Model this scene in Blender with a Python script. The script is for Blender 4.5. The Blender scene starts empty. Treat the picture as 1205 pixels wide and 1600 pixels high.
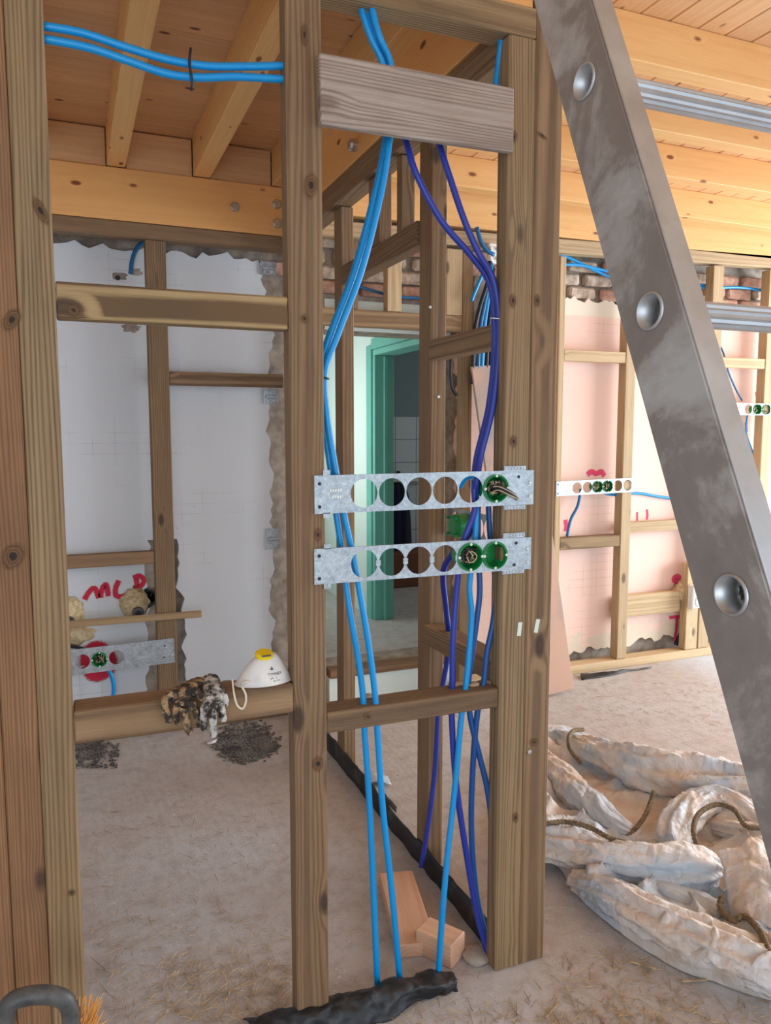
import bpy, bmesh, math, random
from mathutils import Vector, Matrix, noise
from mathutils.geometry import tessellate_polygon
random.seed(7)
SC = bpy.context.scene
COL = SC.collection
PI = math.pi

# ------------------------------------------------------------ camera
F = 1200.0; H = 1.45
TH = math.atan(124/F); PS = math.atan(494.5/(F/math.cos(TH)))
cam_d = bpy.data.cameras.new('camera'); cam = bpy.data.objects.new('camera', cam_d); COL.objects.link(cam)
cam.location = (0, 0, H)
cam.rotation_euler = (PI/2-TH, 0, -PS)
cam_d.sensor_fit = 'VERTICAL'; cam_d.sensor_height = 36; cam_d.lens = F/1600*36
cam_d.clip_start = 0.02; cam_d.clip_end = 200
SC.camera = cam
# ------------------------------------------------------------ sky and exposure
SC.view_settings.view_transform = 'Standard'; SC.view_settings.look = 'None'
SC.view_settings.gamma = 1; SC.view_settings.use_curve_mapping = False
SC.view_settings.exposure = 0.70
W = bpy.data.worlds.new('sky'); SC.world = W; W.use_nodes = True
W.node_tree.nodes['Background'].inputs[0].default_value = (0.72, 0.86, 1.0, 1)
W.node_tree.nodes['Background'].inputs[1].default_value = 1.1
def area_light(name, loc, rot, sx, sy, power, colr):
    l = bpy.data.lights.new(name, 'AREA'); l.shape = 'RECTANGLE'; l.size = sx; l.size_y = sy
    l.energy = power; l.color = colr
    o = bpy.data.objects.new(name, l); COL.objects.link(o); o.location = loc; o.rotation_euler = rot
area_light('daylight_side_window', (6.4, 1.9, 1.35), (0, PI/2, 0), 1.8, 2.6, 170, (0.86, 0.94, 1.0))
area_light('corridor_fill_light', (1.05, 5.2, 1.5), (0, -PI/2, 0), 1.2, 1.2, 8, (.92, 1.0, .98))  # lamp added to brighten the corridor; its wall has no window
area_light('washroom_fill_light', (4.9, 5.2, 1.6), (0, PI/2, 0), .8, .8, 8, (.92, .97, 1.0))  # unseen lamp, added so the room past the teal door isn't dark
area_light('daylight_rear_door', (-0.9, -2.6, 1.3), (PI/2, 0, -0.25), 2.0, 2.0, 26, (0.88, 0.94, 1.0))

# ------------------------------------------------------------ pixel -> world helper (measuring the photo)
def ray(px, py):
    r = (px-602.5)/F; u = (800-py)/F
    ct, st = math.cos(TH), math.sin(TH); cp, sp = math.cos(PS), math.sin(PS)
    f = (sp*ct, cp*ct, -st); U = (sp*st, cp*st, ct); R = (cp, -sp, 0)
    return [f[i]+r*R[i]+u*U[i] for i in range(3)]
def at(px, py, X=None, Y=None, Z=None):
    d = ray(px, py)
    t = X/d[0] if X is not None else Y/d[1] if Y is not None else (Z-H)/d[2]
    return Vector((d[0]*t, d[1]*t, d[2]*t+H))

# ------------------------------------------------------------ node helpers
class NT:
    def __init__(s, name):
        s.m = bpy.data.materials.new(name); s.m.use_nodes = True; s.t = s.m.node_tree
        s.b = s.t.nodes['Principled BSDF']; s.out = s.t.nodes['Material Output']
    def n(s, typ, ins=None, **props):
        nd = s.t.nodes.new(typ)
        for k, v in props.items(): setattr(nd, k, v)
        for k, v in (ins or {}).items(): s.set(nd, k, v)
        return nd
    def set(s, nd, k, v):
        i = nd.inputs[k]
        if isinstance(v, bpy.types.NodeSocket): s.t.links.new(v, i)
        elif isinstance(v, bpy.types.Node): s.t.links.new(v.outputs[0], i)
        else: i.default_value = v
    def math(s, op, a, b=0.0, c=None):
        nd = s.t.nodes.new('ShaderNodeMath'); nd.operation = op
        s.set(nd, 0, a); s.set(nd, 1, b)
        if c is not None: s.set(nd, 2, c)
        return nd.outputs[0]
    def mix(s, f, a, b, blend='MIX'):
        nd = s.t.nodes.new('ShaderNodeMix'); nd.data_type = 'RGBA'; nd.blend_type = blend
        s.set(nd, 0, f); s.set(nd, 6, a); s.set(nd, 7, b)
        return nd.outputs[2]
    def ramp(s, f, stops):
        nd = s.t.nodes.new('ShaderNodeValToRGB'); e = nd.color_ramp.elements
        while len(e) < len(stops): e.new(0.5)
        for i, (p, c) in enumerate(stops): e[i].position = p; e[i].color = c if len(c) == 4 else (*c, 1)
        s.set(nd, 0, f); return nd.outputs[0]
    def noise(s, vec, scale, detail=4, rough=0.55, dist=0.0):
        return s.n('ShaderNodeTexNoise', {'Vector': vec, 'Scale': scale, 'Detail': detail, 'Roughness': rough, 'Distortion': dist}).outputs[0]
    def coords(s, scale=(1, 1, 1), rand=True):
        tc = s.n('ShaderNodeTexCoord').outputs['Object']
        mp = s.n('ShaderNodeMapping', {'Vector': tc, 'Scale': scale})
        if rand:
            oi = s.n('ShaderNodeObjectInfo').outputs['Random']
            off = s.n('ShaderNodeCombineXYZ', {'X': s.math('MULTIPLY', oi, 13.7), 'Y': s.math('MULTIPLY', oi, 7.1), 'Z': s.math('MULTIPLY', oi, 31.3)})
            return s.n('ShaderNodeVectorMath', {0: mp.outputs[0], 1: off.outputs[0]}, operation='ADD').outputs[0]
        return mp.outputs[0]
    def bump(s, h, strength=0.3, dist=0.002):
        bp = s.n('ShaderNodeBump', {'Height': h, 'Strength': strength, 'Distance': dist})
        s.set(s.b, 'Normal', bp.outputs[0])
def c4(c, k=1.0): return (c[0]*k, c[1]*k, c[2]*k, 1)
def srgb(r, g, b):
    f = lambda v: (v/255/12.92) if v/255 <= .04045 else ((v/255+.055)/1.055)**2.4
    return (f(r), f(g), f(b))

def wood(name, light, dark, knotc, freq=150, contrast=1.0, knot=1.0, rough=.7, stain=None, stain_amt=0.0, var=.25, bump=.25, kscale=5.5, kw=5.0):
    """sawn timber: grain runs along local Z"""
    g = NT(name)
    tc = g.n('ShaderNodeTexCoord').outputs['Object']
    oi = g.n('ShaderNodeObjectInfo').outputs['Random']
    off = g.n('ShaderNodeCombineXYZ', {'X': g.math('MULTIPLY', oi, 3.7), 'Y': g.math('MULTIPLY', oi, 17.1), 'Z': g.math('MULTIPLY', oi, 31.3)}).outputs[0]
    v = g.n('ShaderNodeVectorMath', {0: tc, 1: off}, operation='ADD').outputs[0]
    vl = g.n('ShaderNodeMapping', {'Vector': v, 'Scale': (1, 1, .12)}).outputs[0]
    vf = g.n('ShaderNodeMapping', {'Vector': v, 'Scale': (1, 1, .02)}).outputs[0]
    vw = g.n('ShaderNodeMapping', {'Vector': v, 'Scale': (1, 1, .06)}).outputs[0]
    wob = g.noise(vw, 9, 2, .5)
    # knots
    kv = g.n('ShaderNodeMapping', {'Vector': v, 'Scale': (1, 1, .45)}).outputs[0]
    vo = g.n('ShaderNodeTexVoronoi', {'Vector': kv, 'Scale': kscale, 'Randomness': 1.0}).outputs['Distance']
    kn = g.math('MAXIMUM', g.math('SUBTRACT', 1.0, g.math('MULTIPLY', vo, kw)), 0.0)   # 1 at knot centre
    sep = g.n('ShaderNodeSeparateXYZ', {0: tc}).outputs
    x = g.math('ADD', sep[0], g.math('MULTIPLY', g.math('SUBTRACT', wob, .5), .10))
    y = g.math('ADD', sep[1], g.math('ADD', .05, g.math('MULTIPLY', g.math('SUBTRACT', oi, .5), .06)))
    r = g.math('SQRT', g.math('ADD', g.math('MULTIPLY', x, x), g.math('MULTIPLY', y, y)))
    ph = g.math('ADD', g.math('MULTIPLY', r, freq*2*PI), g.math('MULTIPLY', kn, 9.0))
    s = g.math('MULTIPLY_ADD', g.math('SINE', ph), .5, .5)
    fine = g.noise(vf, 420, 3, .6)
    mid = g.noise(vl, 22, 4, .6)
    big = g.noise(v, 2.2, 3, .6)
    t = g.math('ADD', g.math('MULTIPLY', g.math('POWER', s, 1.8), .30*contrast), g.math('ADD', g.math('MULTIPLY', fine, .45), g.math('MULTIPLY', mid, .45)))
    col = g.ramp(t, [(.30, light), (.85, dark)])
    if stain is not None:
        col = g.mix(g.ramp(big, [(.40, (0, 0, 0)), (.72, (stain_amt,)*3)]), col, c4(stain))
    col = g.mix(g.math('MULTIPLY', g.ramp(kn, [(.50, (0, 0, 0)), (.70, (1, 1, 1))]), knot), col, c4(knotc))
    hsv = g.n('ShaderNodeHueSaturation', {'Color': col, 'Value': g.math('ADD', 1-var/2, g.math('MULTIPLY', oi, var)), 'Hue': .5, 'Saturation': 1.0})
    g.set(g.b, 'Base Color', hsv.outputs[0]); g.set(g.b, 'Roughness', rough)
    g.bump(g.math('ADD', g.math('MULTIPLY', s, .5), fine), bump, .0012)
    return g.m

def plain(name, col, rough=.5, metal=0.0, var=0.0, scale=30, col2=None, bump=0.0, spec=None, amt=(.35, .65), detail=5):
    g = NT(name)
    v = g.coords()
    if col2 is not None:
        n = g.noise(v, scale, detail, .6)
        c = g.mix(g.ramp(n, [(amt[0], (0, 0, 0)), (amt[1], (1, 1, 1))]), c4(col), c4(col2)); g.set(g.b, 'Base Color', c)
        if bump: g.bump(n, bump, .002)
    else: g.set(g.b, 'Base Color', c4(col))
    g.set(g.b, 'Roughness', rough); g.set(g.b, 'Metallic', metal)
    if spec is not None: g.set(g.b, 'Specular IOR Level', spec)
    return g.m

M = {}
M['treated'] = wood('treated_pine', srgb(152, 122, 88), srgb(92, 69, 48), srgb(60, 42, 30), 120, 1.0, .9, .75, srgb(112, 82, 55), .5)
M['treated_green'] = wood('treated_pine_green', srgb(164, 137, 99), srgb(102, 80, 55), srgb(70, 52, 36), 110, 1.1, .9, .75, srgb(150, 112, 72), .45)
M['grainy'] = wood('grainy_pine', srgb(186, 158, 112), srgb(96, 72, 44), srgb(70, 52, 36), 105, 2.0, .9, .75, srgb(150, 112, 72), .3)
M['treated_pale'] = wood('treated_pine_pale', srgb(205, 180, 142), srgb(160, 134, 98), srgb(90, 64, 44), 120, .8, .8, .75)
M['post'] = wood('post_pine', srgb(160, 118, 78), srgb(102, 68, 42), srgb(66, 44, 30), 190, .9, .9, .75, srgb(98, 66, 44), .6)
M['darkrail'] = wood('dark_rail_pine', srgb(140, 110, 80), srgb(84, 62, 44), srgb(50, 36, 26), 130, 1.0, .8, .8)
M['glulam'] = wood('glulam_spruce', srgb(235, 178, 110), srgb(222, 158, 92), srgb(120, 62, 28), 60, .35, .95, .6, srgb(222, 150, 84), .4, var=.12, bump=.1, kscale=10, kw=4.2)
M['joist'] = wood('spruce_joist', srgb(238, 190, 126), srgb(218, 158, 92), srgb(128, 70, 34), 60, .35, .95, .6, var=.10, bump=.1, kscale=10, kw=4.2)
M['plank'] = wood('spruce_plank', srgb(228, 180, 130), srgb(200, 148, 100), srgb(110, 62, 34), 70, .4, 1.0, .6, var=.16, bump=.1, kscale=11, kw=4.2)
M['old'] = wood('weathered_board', srgb(196, 180, 166), srgb(116, 96, 84), srgb(96, 70, 52), 150, .8, .5, .85, srgb(130, 104, 84), .5, bump=1.0)
M['offcut'] = wood('sawn_offcut', srgb(214, 170, 140), srgb(188, 140, 108), srgb(120, 80, 54), 90, .5, .6, .7)
M['lath'] = wood('lath', srgb(176, 146, 108), srgb(128, 100, 70), srgb(70, 50, 36), 150, .6, .4, .8)
M['sheet'] = plain('stained_board', srgb(196, 158, 136), .7, 0, scale=2.2, col2=srgb(146, 140, 138), amt=(.5, .72))
def metal(name, a, b, rough, scale=28, facet=.3):
    g = NT(name); v = g.coords()
    vo = g.n('ShaderNodeTexVoronoi', {'Vector': v, 'Scale': scale*6}).outputs['Color']
    n = g.noise(v, scale, 5, .6)
    f = g.math('ADD', g.math('MULTIPLY', g.n('ShaderNodeSeparateColor', {0: vo}).outputs[0], facet), g.math('MULTIPLY', n, .8))
    g.set(g.b, 'Base Color', g.ramp(f, [(.3, a), (.8, b)])); g.set(g.b, 'Metallic', .85)
    g.set(g.b, 'Roughness', g.math('MULTIPLY_ADD', n, .3, rough-.15)); return g.m
M['galv'] = metal('galvanised_steel', srgb(150, 156, 160), srgb(196, 202, 206), .42)
M['alu'] = metal('worn_aluminium_flange', srgb(178, 180, 182), srgb(208, 210, 212), .45, 14, .05)
def alu_dirty():
    g = NT('dirty_aluminium'); v = g.coords()
    n = g.noise(v, 7, 6, .65, .6); n2 = g.noise(v, 60, 4, .6)
    g.set(g.b, 'Base Color', g.ramp(g.math('ADD', g.math('MULTIPLY', n, .85), g.math('MULTIPLY', n2, .15)), [(.36, srgb(186, 186, 184)), (.47, srgb(170, 166, 162)), (.53, srgb(146, 138, 132)), (.66, srgb(136, 128, 122))]))
    g.set(g.b, 'Metallic', .45); g.set(g.b, 'Roughness', .5); g.bump(n2, .08, .001); return g.m
M['alud'] = alu_dirty()
M['rust'] = metal('bright_screw', srgb(180, 178, 172), srgb(220, 218, 210), .35)
M['cyan'] = plain('light_blue_conduit', srgb(0, 146, 214), .35)
M['navy'] = plain('dark_blue_conduit', srgb(26, 80, 144), .38)
M['violet'] = plain('violet_blue_conduit', srgb(40, 56, 152), .38)
M['steelblue'] = plain('shaded_blue_cable', srgb(26, 104, 158), .4)
M['blackcab'] = plain('black_cable', srgb(22, 26, 40), .45)
def green_mat():
    g = NT('green_plastic'); g.set(g.b, 'Base Color', c4(srgb(20, 142, 72))); g.set(g.b, 'Roughness', .3)
    g.set(g.b, 'Transmission Weight', .15); return g.m
M['green'] = green_mat()
M['white'] = plain('white_plastic', srgb(232, 232, 228), .45)
M['yellow'] = plain('yellow_plastic', srgb(240, 205, 30), .4)
M['maskw'] = plain('mask_fabric', srgb(228, 224, 218), .9, 0, scale=20, col2=srgb(206, 204, 202), bump=.05)
M['strap'] = plain('elastic_strap', srgb(214, 200, 182), .9)
M['ink'] = plain('print_ink', srgb(70, 78, 88), .8)
M['black'] = plain('black_membrane', srgb(26, 27, 30), .45, 0, scale=14, col2=srgb(84, 84, 86), amt=(.52, .8), bump=.3)
M['foam'] = plain('expanding_foam', srgb(214, 196, 158), .8, 0, scale=60, col2=srgb(176, 148, 106), bump=.8)
M['brass'] = plain('dark_pipe_cap', srgb(96, 96, 98), .4, .6)
M['teal'] = plain('teal_paint', srgb(118, 190, 174), .5, 0, scale=3, col2=srgb(106, 178, 164))
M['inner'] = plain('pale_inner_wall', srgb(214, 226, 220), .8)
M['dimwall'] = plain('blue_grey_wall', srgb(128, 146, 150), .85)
M['tilew'] = plain('white_tile', srgb(206, 216, 218), .25)
M['redbrown'] = plain('red_brown_panel', srgb(120, 74, 54), .7)
M['cloth'] = plain('navy_cloth', srgb(34, 36, 56), .95)
M['glove'] = plain('dirty_glove', srgb(190, 186, 180), .9, 0, scale=48, col2=srgb(52, 44, 38), amt=(.42, .56), bump=.6)
M['glovet'] = plain('glove_tan', srgb(160, 130, 96), .9, 0, scale=55, col2=srgb(50, 42, 38), amt=(.44, .54), bump=.6)
M['braid'] = plain('olive_braid', srgb(140, 120, 90), .9, 0, scale=90, col2=srgb(84, 70, 54), bump=.6)
M['paper'] = plain('paper_sticker', srgb(214, 224, 210), .8)
M['straw'] = plain('wood_shavings', srgb(204, 176, 136), .9, 0, scale=25, col2=srgb(138, 110, 84))
M['bristle'] = plain('bristles', srgb(224, 160, 82), .8)
M['gravel'] = plain('gravel', srgb(120, 114, 108), .9, 0, scale=12, col2=srgb(68, 64, 62))
M['grout'] = plain('old_mortar', srgb(176, 162, 148), .95, 0, scale=14, col2=srgb(130, 116, 104), bump=1.0)
M['brick'] = plain('rough_brick', srgb(206, 172, 152), .95, 0, scale=22, col2=srgb(172, 124, 104), bump=1.0)
M['stone'] = plain('pale_rubble', srgb(222, 204, 186), .95, 0, scale=22, col2=srgb(160, 142, 124), bump=1.0)
M['plastic_clear'] = plain('thin_plastic_scrap', srgb(190, 200, 206), .3)
M['darkscrap'] = plain('dark_rubber', srgb(58, 58, 60), .5, 0, scale=20, col2=srgb(96, 92, 88))
M['yellowish'] = plain('pale_block', srgb(222, 196, 178), .85)
M['copper'] = plain('black_wire', srgb(34, 32, 30), .5)
M['tanwire'] = plain('tan_wire', srgb(196, 176, 140), .5)

def spray(name, col):
    g = NT(name); uv = g.n('ShaderNodeTexCoord').outputs['UV']; v = g.coords()
    x = g.n('ShaderNodeSeparateXYZ', {0: uv}).outputs[1]
    d = g.math('ABSOLUTE', g.math('MULTIPLY_ADD', x, 2.0, -1.0))
    n = g.noise(v, 120, 3, .7)
    a = g.math('ADD', g.math('SUBTRACT', 1.0, d), g.math('MULTIPLY', g.math('SUBTRACT', n, .5), .7))
    g.set(g.b, 'Alpha', g.ramp(a, [(.12, (0, 0, 0)), (.5, (.95,)*3)])); g.set(g.b, 'Base Color', c4(col)); g.set(g.b, 'Roughness', .7)
    return g.m
M['redpaint'] = spray('red_spray', srgb(206, 26, 62)); M['pinkpaint'] = spray('pink_spray', srgb(232, 60, 110))
M['blackpaint'] = spray('black_spray', srgb(14, 26, 40))

def plaster(name, a, b, kind):
    g = NT(name); v = g.coords(rand=False)
    n = g.noise(v, 1.6, 4, .6); n2 = g.noise(v, 9, 6, .7)
    c = g.mix(n, c4(a), c4(b))
    spots = g.ramp(g.noise(v, 26, 3, .8), [(.70, (0, 0, 0)), (.76, (1, 1, 1))])
    c = g.mix(g.math('MULTIPLY', spots, .45), c, c4(srgb(150, 132, 118)))
    # faint grid of old tile marks
    br = g.n('ShaderNodeTexBrick', {'Vector': g.n('ShaderNodeMapping', {'Vector': v, 'Rotation': (PI/2, 0, 0)}).outputs[0], 'Scale': 5.0, 'Mortar Size': .006, 'Color1': (0, 0, 0, 1), 'Color2': (0, 0, 0, 1), 'Mortar': (1, 1, 1, 1)}, offset=.0)
    msk = g.math('MULTIPLY', g.ramp(g.noise(v, 3.0, 3, .6), [(.52, (0, 0, 0)), (.62, (.4,)*3)]), br.outputs[0])
    c = g.mix(msk, c, c4(srgb(130, 126, 124)))
    if kind == 'pink':
        z = g.n('ShaderNodeSeparateXYZ', {0: v}).outputs[2]
        zz = g.math('ADD', z, g.math('MULTIPLY', g.math('SUBTRACT', n2, .5), .03))
        c = g.mix(g.ramp(g.math('SUBTRACT', zz, 1.55), [(.585, (0, 0, 0)), (.595, (1, 1, 1))]), c, c4(srgb(236, 226, 208)))
        z3 = g.math('ADD', z, g.math('MULTIPLY', g.math('SUBTRACT', g.noise(v, 5, 6, .7), .5), .9))
        c = g.mix(g.ramp(z3, [(.16, (1, 1, 1)), (.20, (0, 0, 0))]), c, c4(srgb(222, 208, 188)))
    g.set(g.b, 'Base Color', c); g.set(g.b, 'Roughness', .85); g.bump(n2, .25, .004); return g.m
M['wplaster'] = plaster('white_plaster', srgb(222, 224, 226), srgb(208, 211, 216), 'white')
M['pplaster'] = plaster('pink_plaster', srgb(242, 212, 198), srgb(240, 202, 186), 'pink')

def floor_mat():
    g = NT('concrete_floor'); v = g.coords(rand=False)
    n = g.noise(v, 1.3, 4, .6); n2 = g.noise(v, 16, 6, .7); n3 = g.noise(v, 130, 4, .7)
    c = g.mix(g.ramp(n, [(.35, (0, 0, 0)), (.7, (1, 1, 1))]), c4(srgb(192, 190, 190)), c4(srgb(184, 172, 164)))
    c = g.mix(g.ramp(n2, [(.45, (0, 0, 0)), (.75, (.6,)*3)]), c, c4(srgb(148, 130, 116)))
    c = g.mix(g.ramp(n3, [(.60, (0, 0, 0)), (.72, (.6,)*3)]), c, c4(srgb(120, 100, 84)))
    c = g.mix(g.ramp(g.noise(v, 70, 2, .5), [(.70, (0, 0, 0)), (.74, (.8,)*3)]), c, c4(srgb(222, 214, 204)))
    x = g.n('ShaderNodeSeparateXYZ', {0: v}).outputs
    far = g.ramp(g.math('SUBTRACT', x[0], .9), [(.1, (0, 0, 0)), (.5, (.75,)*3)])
    c = g.mix(far, c, c4(srgb(198, 210, 224)))  # cool daylight on the right side put into the floor colour
    # broom swirls
    w = g.n('ShaderNodeTexWave', {'Vector': v, 'Scale': 9.0, 'Distortion': 9.0, 'Detail': 2.0, 'Detail Scale': .35}, wave_type='BANDS')
    h = g.math('ADD', g.math('MULTIPLY', w.outputs[1], .10), g.math('ADD', n2, g.math('MULTIPLY', n3, .7)))
    g.set(g.b, 'Base Color', c); g.set(g.b, 'Roughness', .9); g.bump(h, .55, .006); return g.m
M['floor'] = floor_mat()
def bag_mat():
    g = NT('woven_bag'); v = g.coords(rand=False)
    n = g.noise(v, 5, 5, .6, .5); n2 = g.noise(v, 3.2, 3, .5)
    c = g.mix(g.ramp(n, [(.42, (0, 0, 0)), (.66, (1, 1, 1))]), c4(srgb(218, 214, 212)), c4(srgb(204, 182, 162)))
    c = g.mix(g.ramp(n2, [(.50, (0, 0, 0)), (.60, (.8,)*3)]), c, c4(srgb(176, 188, 200)))
    g.set(g.b, 'Base Color', c); g.set(g.b, 'Roughness', .6)
    w = g.math('ABSOLUTE', g.math('SUBTRACT', g.noise(v, 11, 2, .5, .8), .5)); w2 = g.math('ABSOLUTE', g.math('SUBTRACT', g.noise(v, 28, 2, .5, .6), .5))
    g.bump(g.math('ADD', w, g.math('MULTIPLY', w2, .35)), .6, .03); return g.m
M['bag'] = bag_mat()

# ------------------------------------------------------------ object helpers
def link(name, me, mat=None, parent=None, loc=None, rot=None, smooth=False):
    o = bpy.data.objects.new(name, me); COL.objects.link(o)
    if mat is not None and not me.materials: me.materials.append(M[mat] if isinstance(mat, str) else mat)
    if parent is not None: o.parent = parent
    if loc is not None: o.location = loc
    if rot is not None: o.rotation_mode = 'QUATERNION'; o.rotation_quaternion = rot
    if smooth:
        for p in me.polygons: p.use_smooth = True
    return o
def tag(o, label=None, cat=None, group=None, kind=None):
    if label: o['label'] = label
    if cat: o['category'] = cat
    if group: o['group'] = group
    if kind: o['kind'] = kind
    return o
def thing(name, label, cat, loc=(0, 0, 0), group=None):
    # parts are built in world coordinates, so the Empty's place is undone on each child
    o = bpy.data.objects.new(name, None); COL.objects.link(o); o.location = loc; o.empty_display_size = .05
    return tag(o, label, cat, group)
def settle():
    bpy.context.view_layer.update()
    for o in list(COL.objects):
        if (o.type == 'EMPTY' or o.name == 'ceiling') and o.parent is None:
            inv = o.matrix_world.inverted()
            for ch in o.children: ch.matrix_parent_inverse = inv
def mesh_from(bm, name):
    me = bpy.data.meshes.new(name); bm.normal_update(); bm.to_mesh(me); bm.free(); return me
def box_bm(sx, sy, sz, bev=.002):
    bm = bmesh.new(); bmesh.ops.create_cube(bm, size=1)
    bmesh.ops.scale(bm, vec=(sx, sy, sz), verts=bm.verts)
    if bev: bmesh.ops.bevel(bm, geom=list(bm.edges), offset=min(bev, sx/3, sy/3, sz/3), segments=1, affect='EDGES', profile=.5)
    return bm
def beam(name, p0, p1, w, t, mat, parent=None, wdir=(1, 0, 0), bev=.003):
    """timber from p0 to p1 (centre line); w along wdir, t across; local Z = grain"""
    p0, p1 = Vector(p0), Vector(p1); z = (p1-p0); L = z.length; z.normalize()
    x = Vector(wdir); x = (x - z*x.dot(z)).normalized(); y = z.cross(x)
    R = Matrix((x, y, z)).transposed().to_quaternion()
    return link(name, mesh_from(box_bm(w, t, L, bev), name), mat, parent, (p0+p1)/2, R)
def tb(name, x0, x1, y0, y1, z0, z1, mat, parent=None, bev=.003):
    c = Vector(((x0+x1)/2, (y0+y1)/2, (z0+z1)/2)); s = (x1-x0, y1-y0, z1-z0); k = s.index(max(s))
    h = s[k]/2
    if k == 0: return beam(name, c-Vector((h, 0, 0)), c+Vector((h, 0, 0)), s[2], s[1], mat, parent, (0, 0, 1), bev)
    if k == 1: return beam(name, c-Vector((0, h, 0)), c+Vector((0, h, 0)), s[2], s[0], mat, parent, (0, 0, 1), bev)
    return beam(name, c-Vector((0, 0, h)), c+Vector((0, 0, h)), s[0], s[1], mat, parent, (1, 0, 0), bev)
def boxo(name, x0, x1, y0, y1, z0, z1, mat, parent=None, bev=.0):
    return link(name, mesh_from(box_bm(x1-x0, y1-y0, z1-z0, bev), name), mat, parent, ((x0+x1)/2, (y0+y1)/2, (z0+z1)/2))
def catmull(P, n):
    """points list -> smooth list, n per span"""
    Q = [P[0]*2-P[1]] + list(P) + [P[-1]*2-P[-2]]; out = []
    for i in range(1, len(Q)-2):
        a, b, c, d = Q[i-1:i+3]
        for k in range(n):
            t = k/n
            out.append(.5*((2*b)+(c-a)*t+(2*a-5*b+4*c-d)*t*t+(3*b-a-3*c+d)*t**3))
    out.append(P[-1]); return out
def resample(P, step):
    out = [P[0].copy()]; acc = 0
    for a, b in zip(P, P[1:]):
        L = (b-a).length
        if L < 1e-9: continue
        d = step-acc
        while d <= L: out.append(a+(b-a)*(d/L)); d += step
        acc = L-(d-step)
    out.append(P[-1].copy()); return out
def tube_bm(bm, P, rad, sides=10, cap=True, squash=1.0):
    """rad: function(i, s) or float"""
    rings = []; t0 = (P[1]-P[0]).normalized(); nrm = t0.orthogonal().normalized()
    for i, p in enumerate(P):
        a = P[max(i-1, 0)]; b = P[min(i+1, len(P)-1)]; t = (b-a)
        t = t.normalized() if t.length > 1e-9 else t0
        nrm = (nrm-t*nrm.dot(t)).normalized(); bn = t.cross(nrm)
        r = rad(i) if callable(rad) else rad
        rings.append([bm.verts.new(p+(nrm*math.cos(2*PI*k/sides)+bn*math.sin(2*PI*k/sides))*r) for k in range(sides)])
    for A, B in zip(rings, rings[1:]):
        for k in range(sides): bm.faces.new((A[k], A[(k+1) % sides], B[(k+1) % sides], B[k]))
    if cap: bm.faces.new(rings[0][::-1]); bm.faces.new(rings[-1])
    return rings
def conduit(name, pts, mat, label, r=.0078, pitch=.0052, ribs=True, group=None, sides=10, cat='conduit', parent=None):
    P = resample(catmull([Vector(p) for p in pts], 14), pitch/2 if ribs else .012)
    bm = bmesh.new()
    tube_bm(bm, P, (lambda i: r if i % 2 == 0 else r*.80) if ribs else r, sides)
    me = mesh_from(bm, name); o = link(name, me, mat, parent, smooth=True)
    if parent is None: tag(o, label, cat, group)
    return o
def px(Y, *pts): return [at(x, y, Y=Y) for x, y in pts]
def pxy(*pts): return [at(x, y, Y=Y) for x, y, Y in pts]
def ellipse_lathe(bm, prof, centre, ax, up, sides=24, sx=1, sy=1):
    """profile [(r,h)] around axis 'up' at centre"""
    up = Vector(up).normalized(); ax = Vector(ax); ax = (ax-up*ax.dot(up)).normalized(); bx = up.cross(ax); rings = []
    for r, h in prof:
        rings.append([bm.verts.new(Vector(centre)+up*h+(ax*math.cos(2*PI*k/sides)*sx+bx*math.sin(2*PI*k/sides)*sy)*r) for k in range(sides)])
    for A, B in zip(rings, rings[1:]):
        for k in range(sides): bm.faces.new((A[k], A[(k+1) % sides], B[(k+1) % sides], B[k]))
    return rings
def disc(name, c, r, axis, th, mat, parent=None, sides=16):
    bm = bmesh.new(); R = ellipse_lathe(bm, [(r, 0), (r, th*.7), (r*.8, th)], (0, 0, 0), Vector(axis).orthogonal(), axis, sides)
    bm.faces.new(R[0][::-1]); bm.faces.new(R[-1])
    return link(name, mesh_from(bm, name), mat, parent, c)
def blob(name, c, s, mat, parent=None, amp=.2, f=3, seed=0, sub=3):
    bm = bmesh.new(); bmesh.ops.create_icosphere(bm, subdivisions=sub, radius=1)
    for v in bm.verts:
        n = noise.fractal(v.co*f+Vector((seed, 0, 0)), .8, 2, 4)
        v.co = v.co*(1+amp*n); v.co = Vector((v.co.x*s[0], v.co.y*s[1], v.co.z*s[2]))
    return link(name, mesh_from(bm, name), mat, parent, c, smooth=True)

D = 1.679
# ============================================================ SETTING
fl = boxo('floor', -1.9, 6.6, -3.2, 6.6, -.12, 0, 'floor'); tag(fl, kind='structure')
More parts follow.
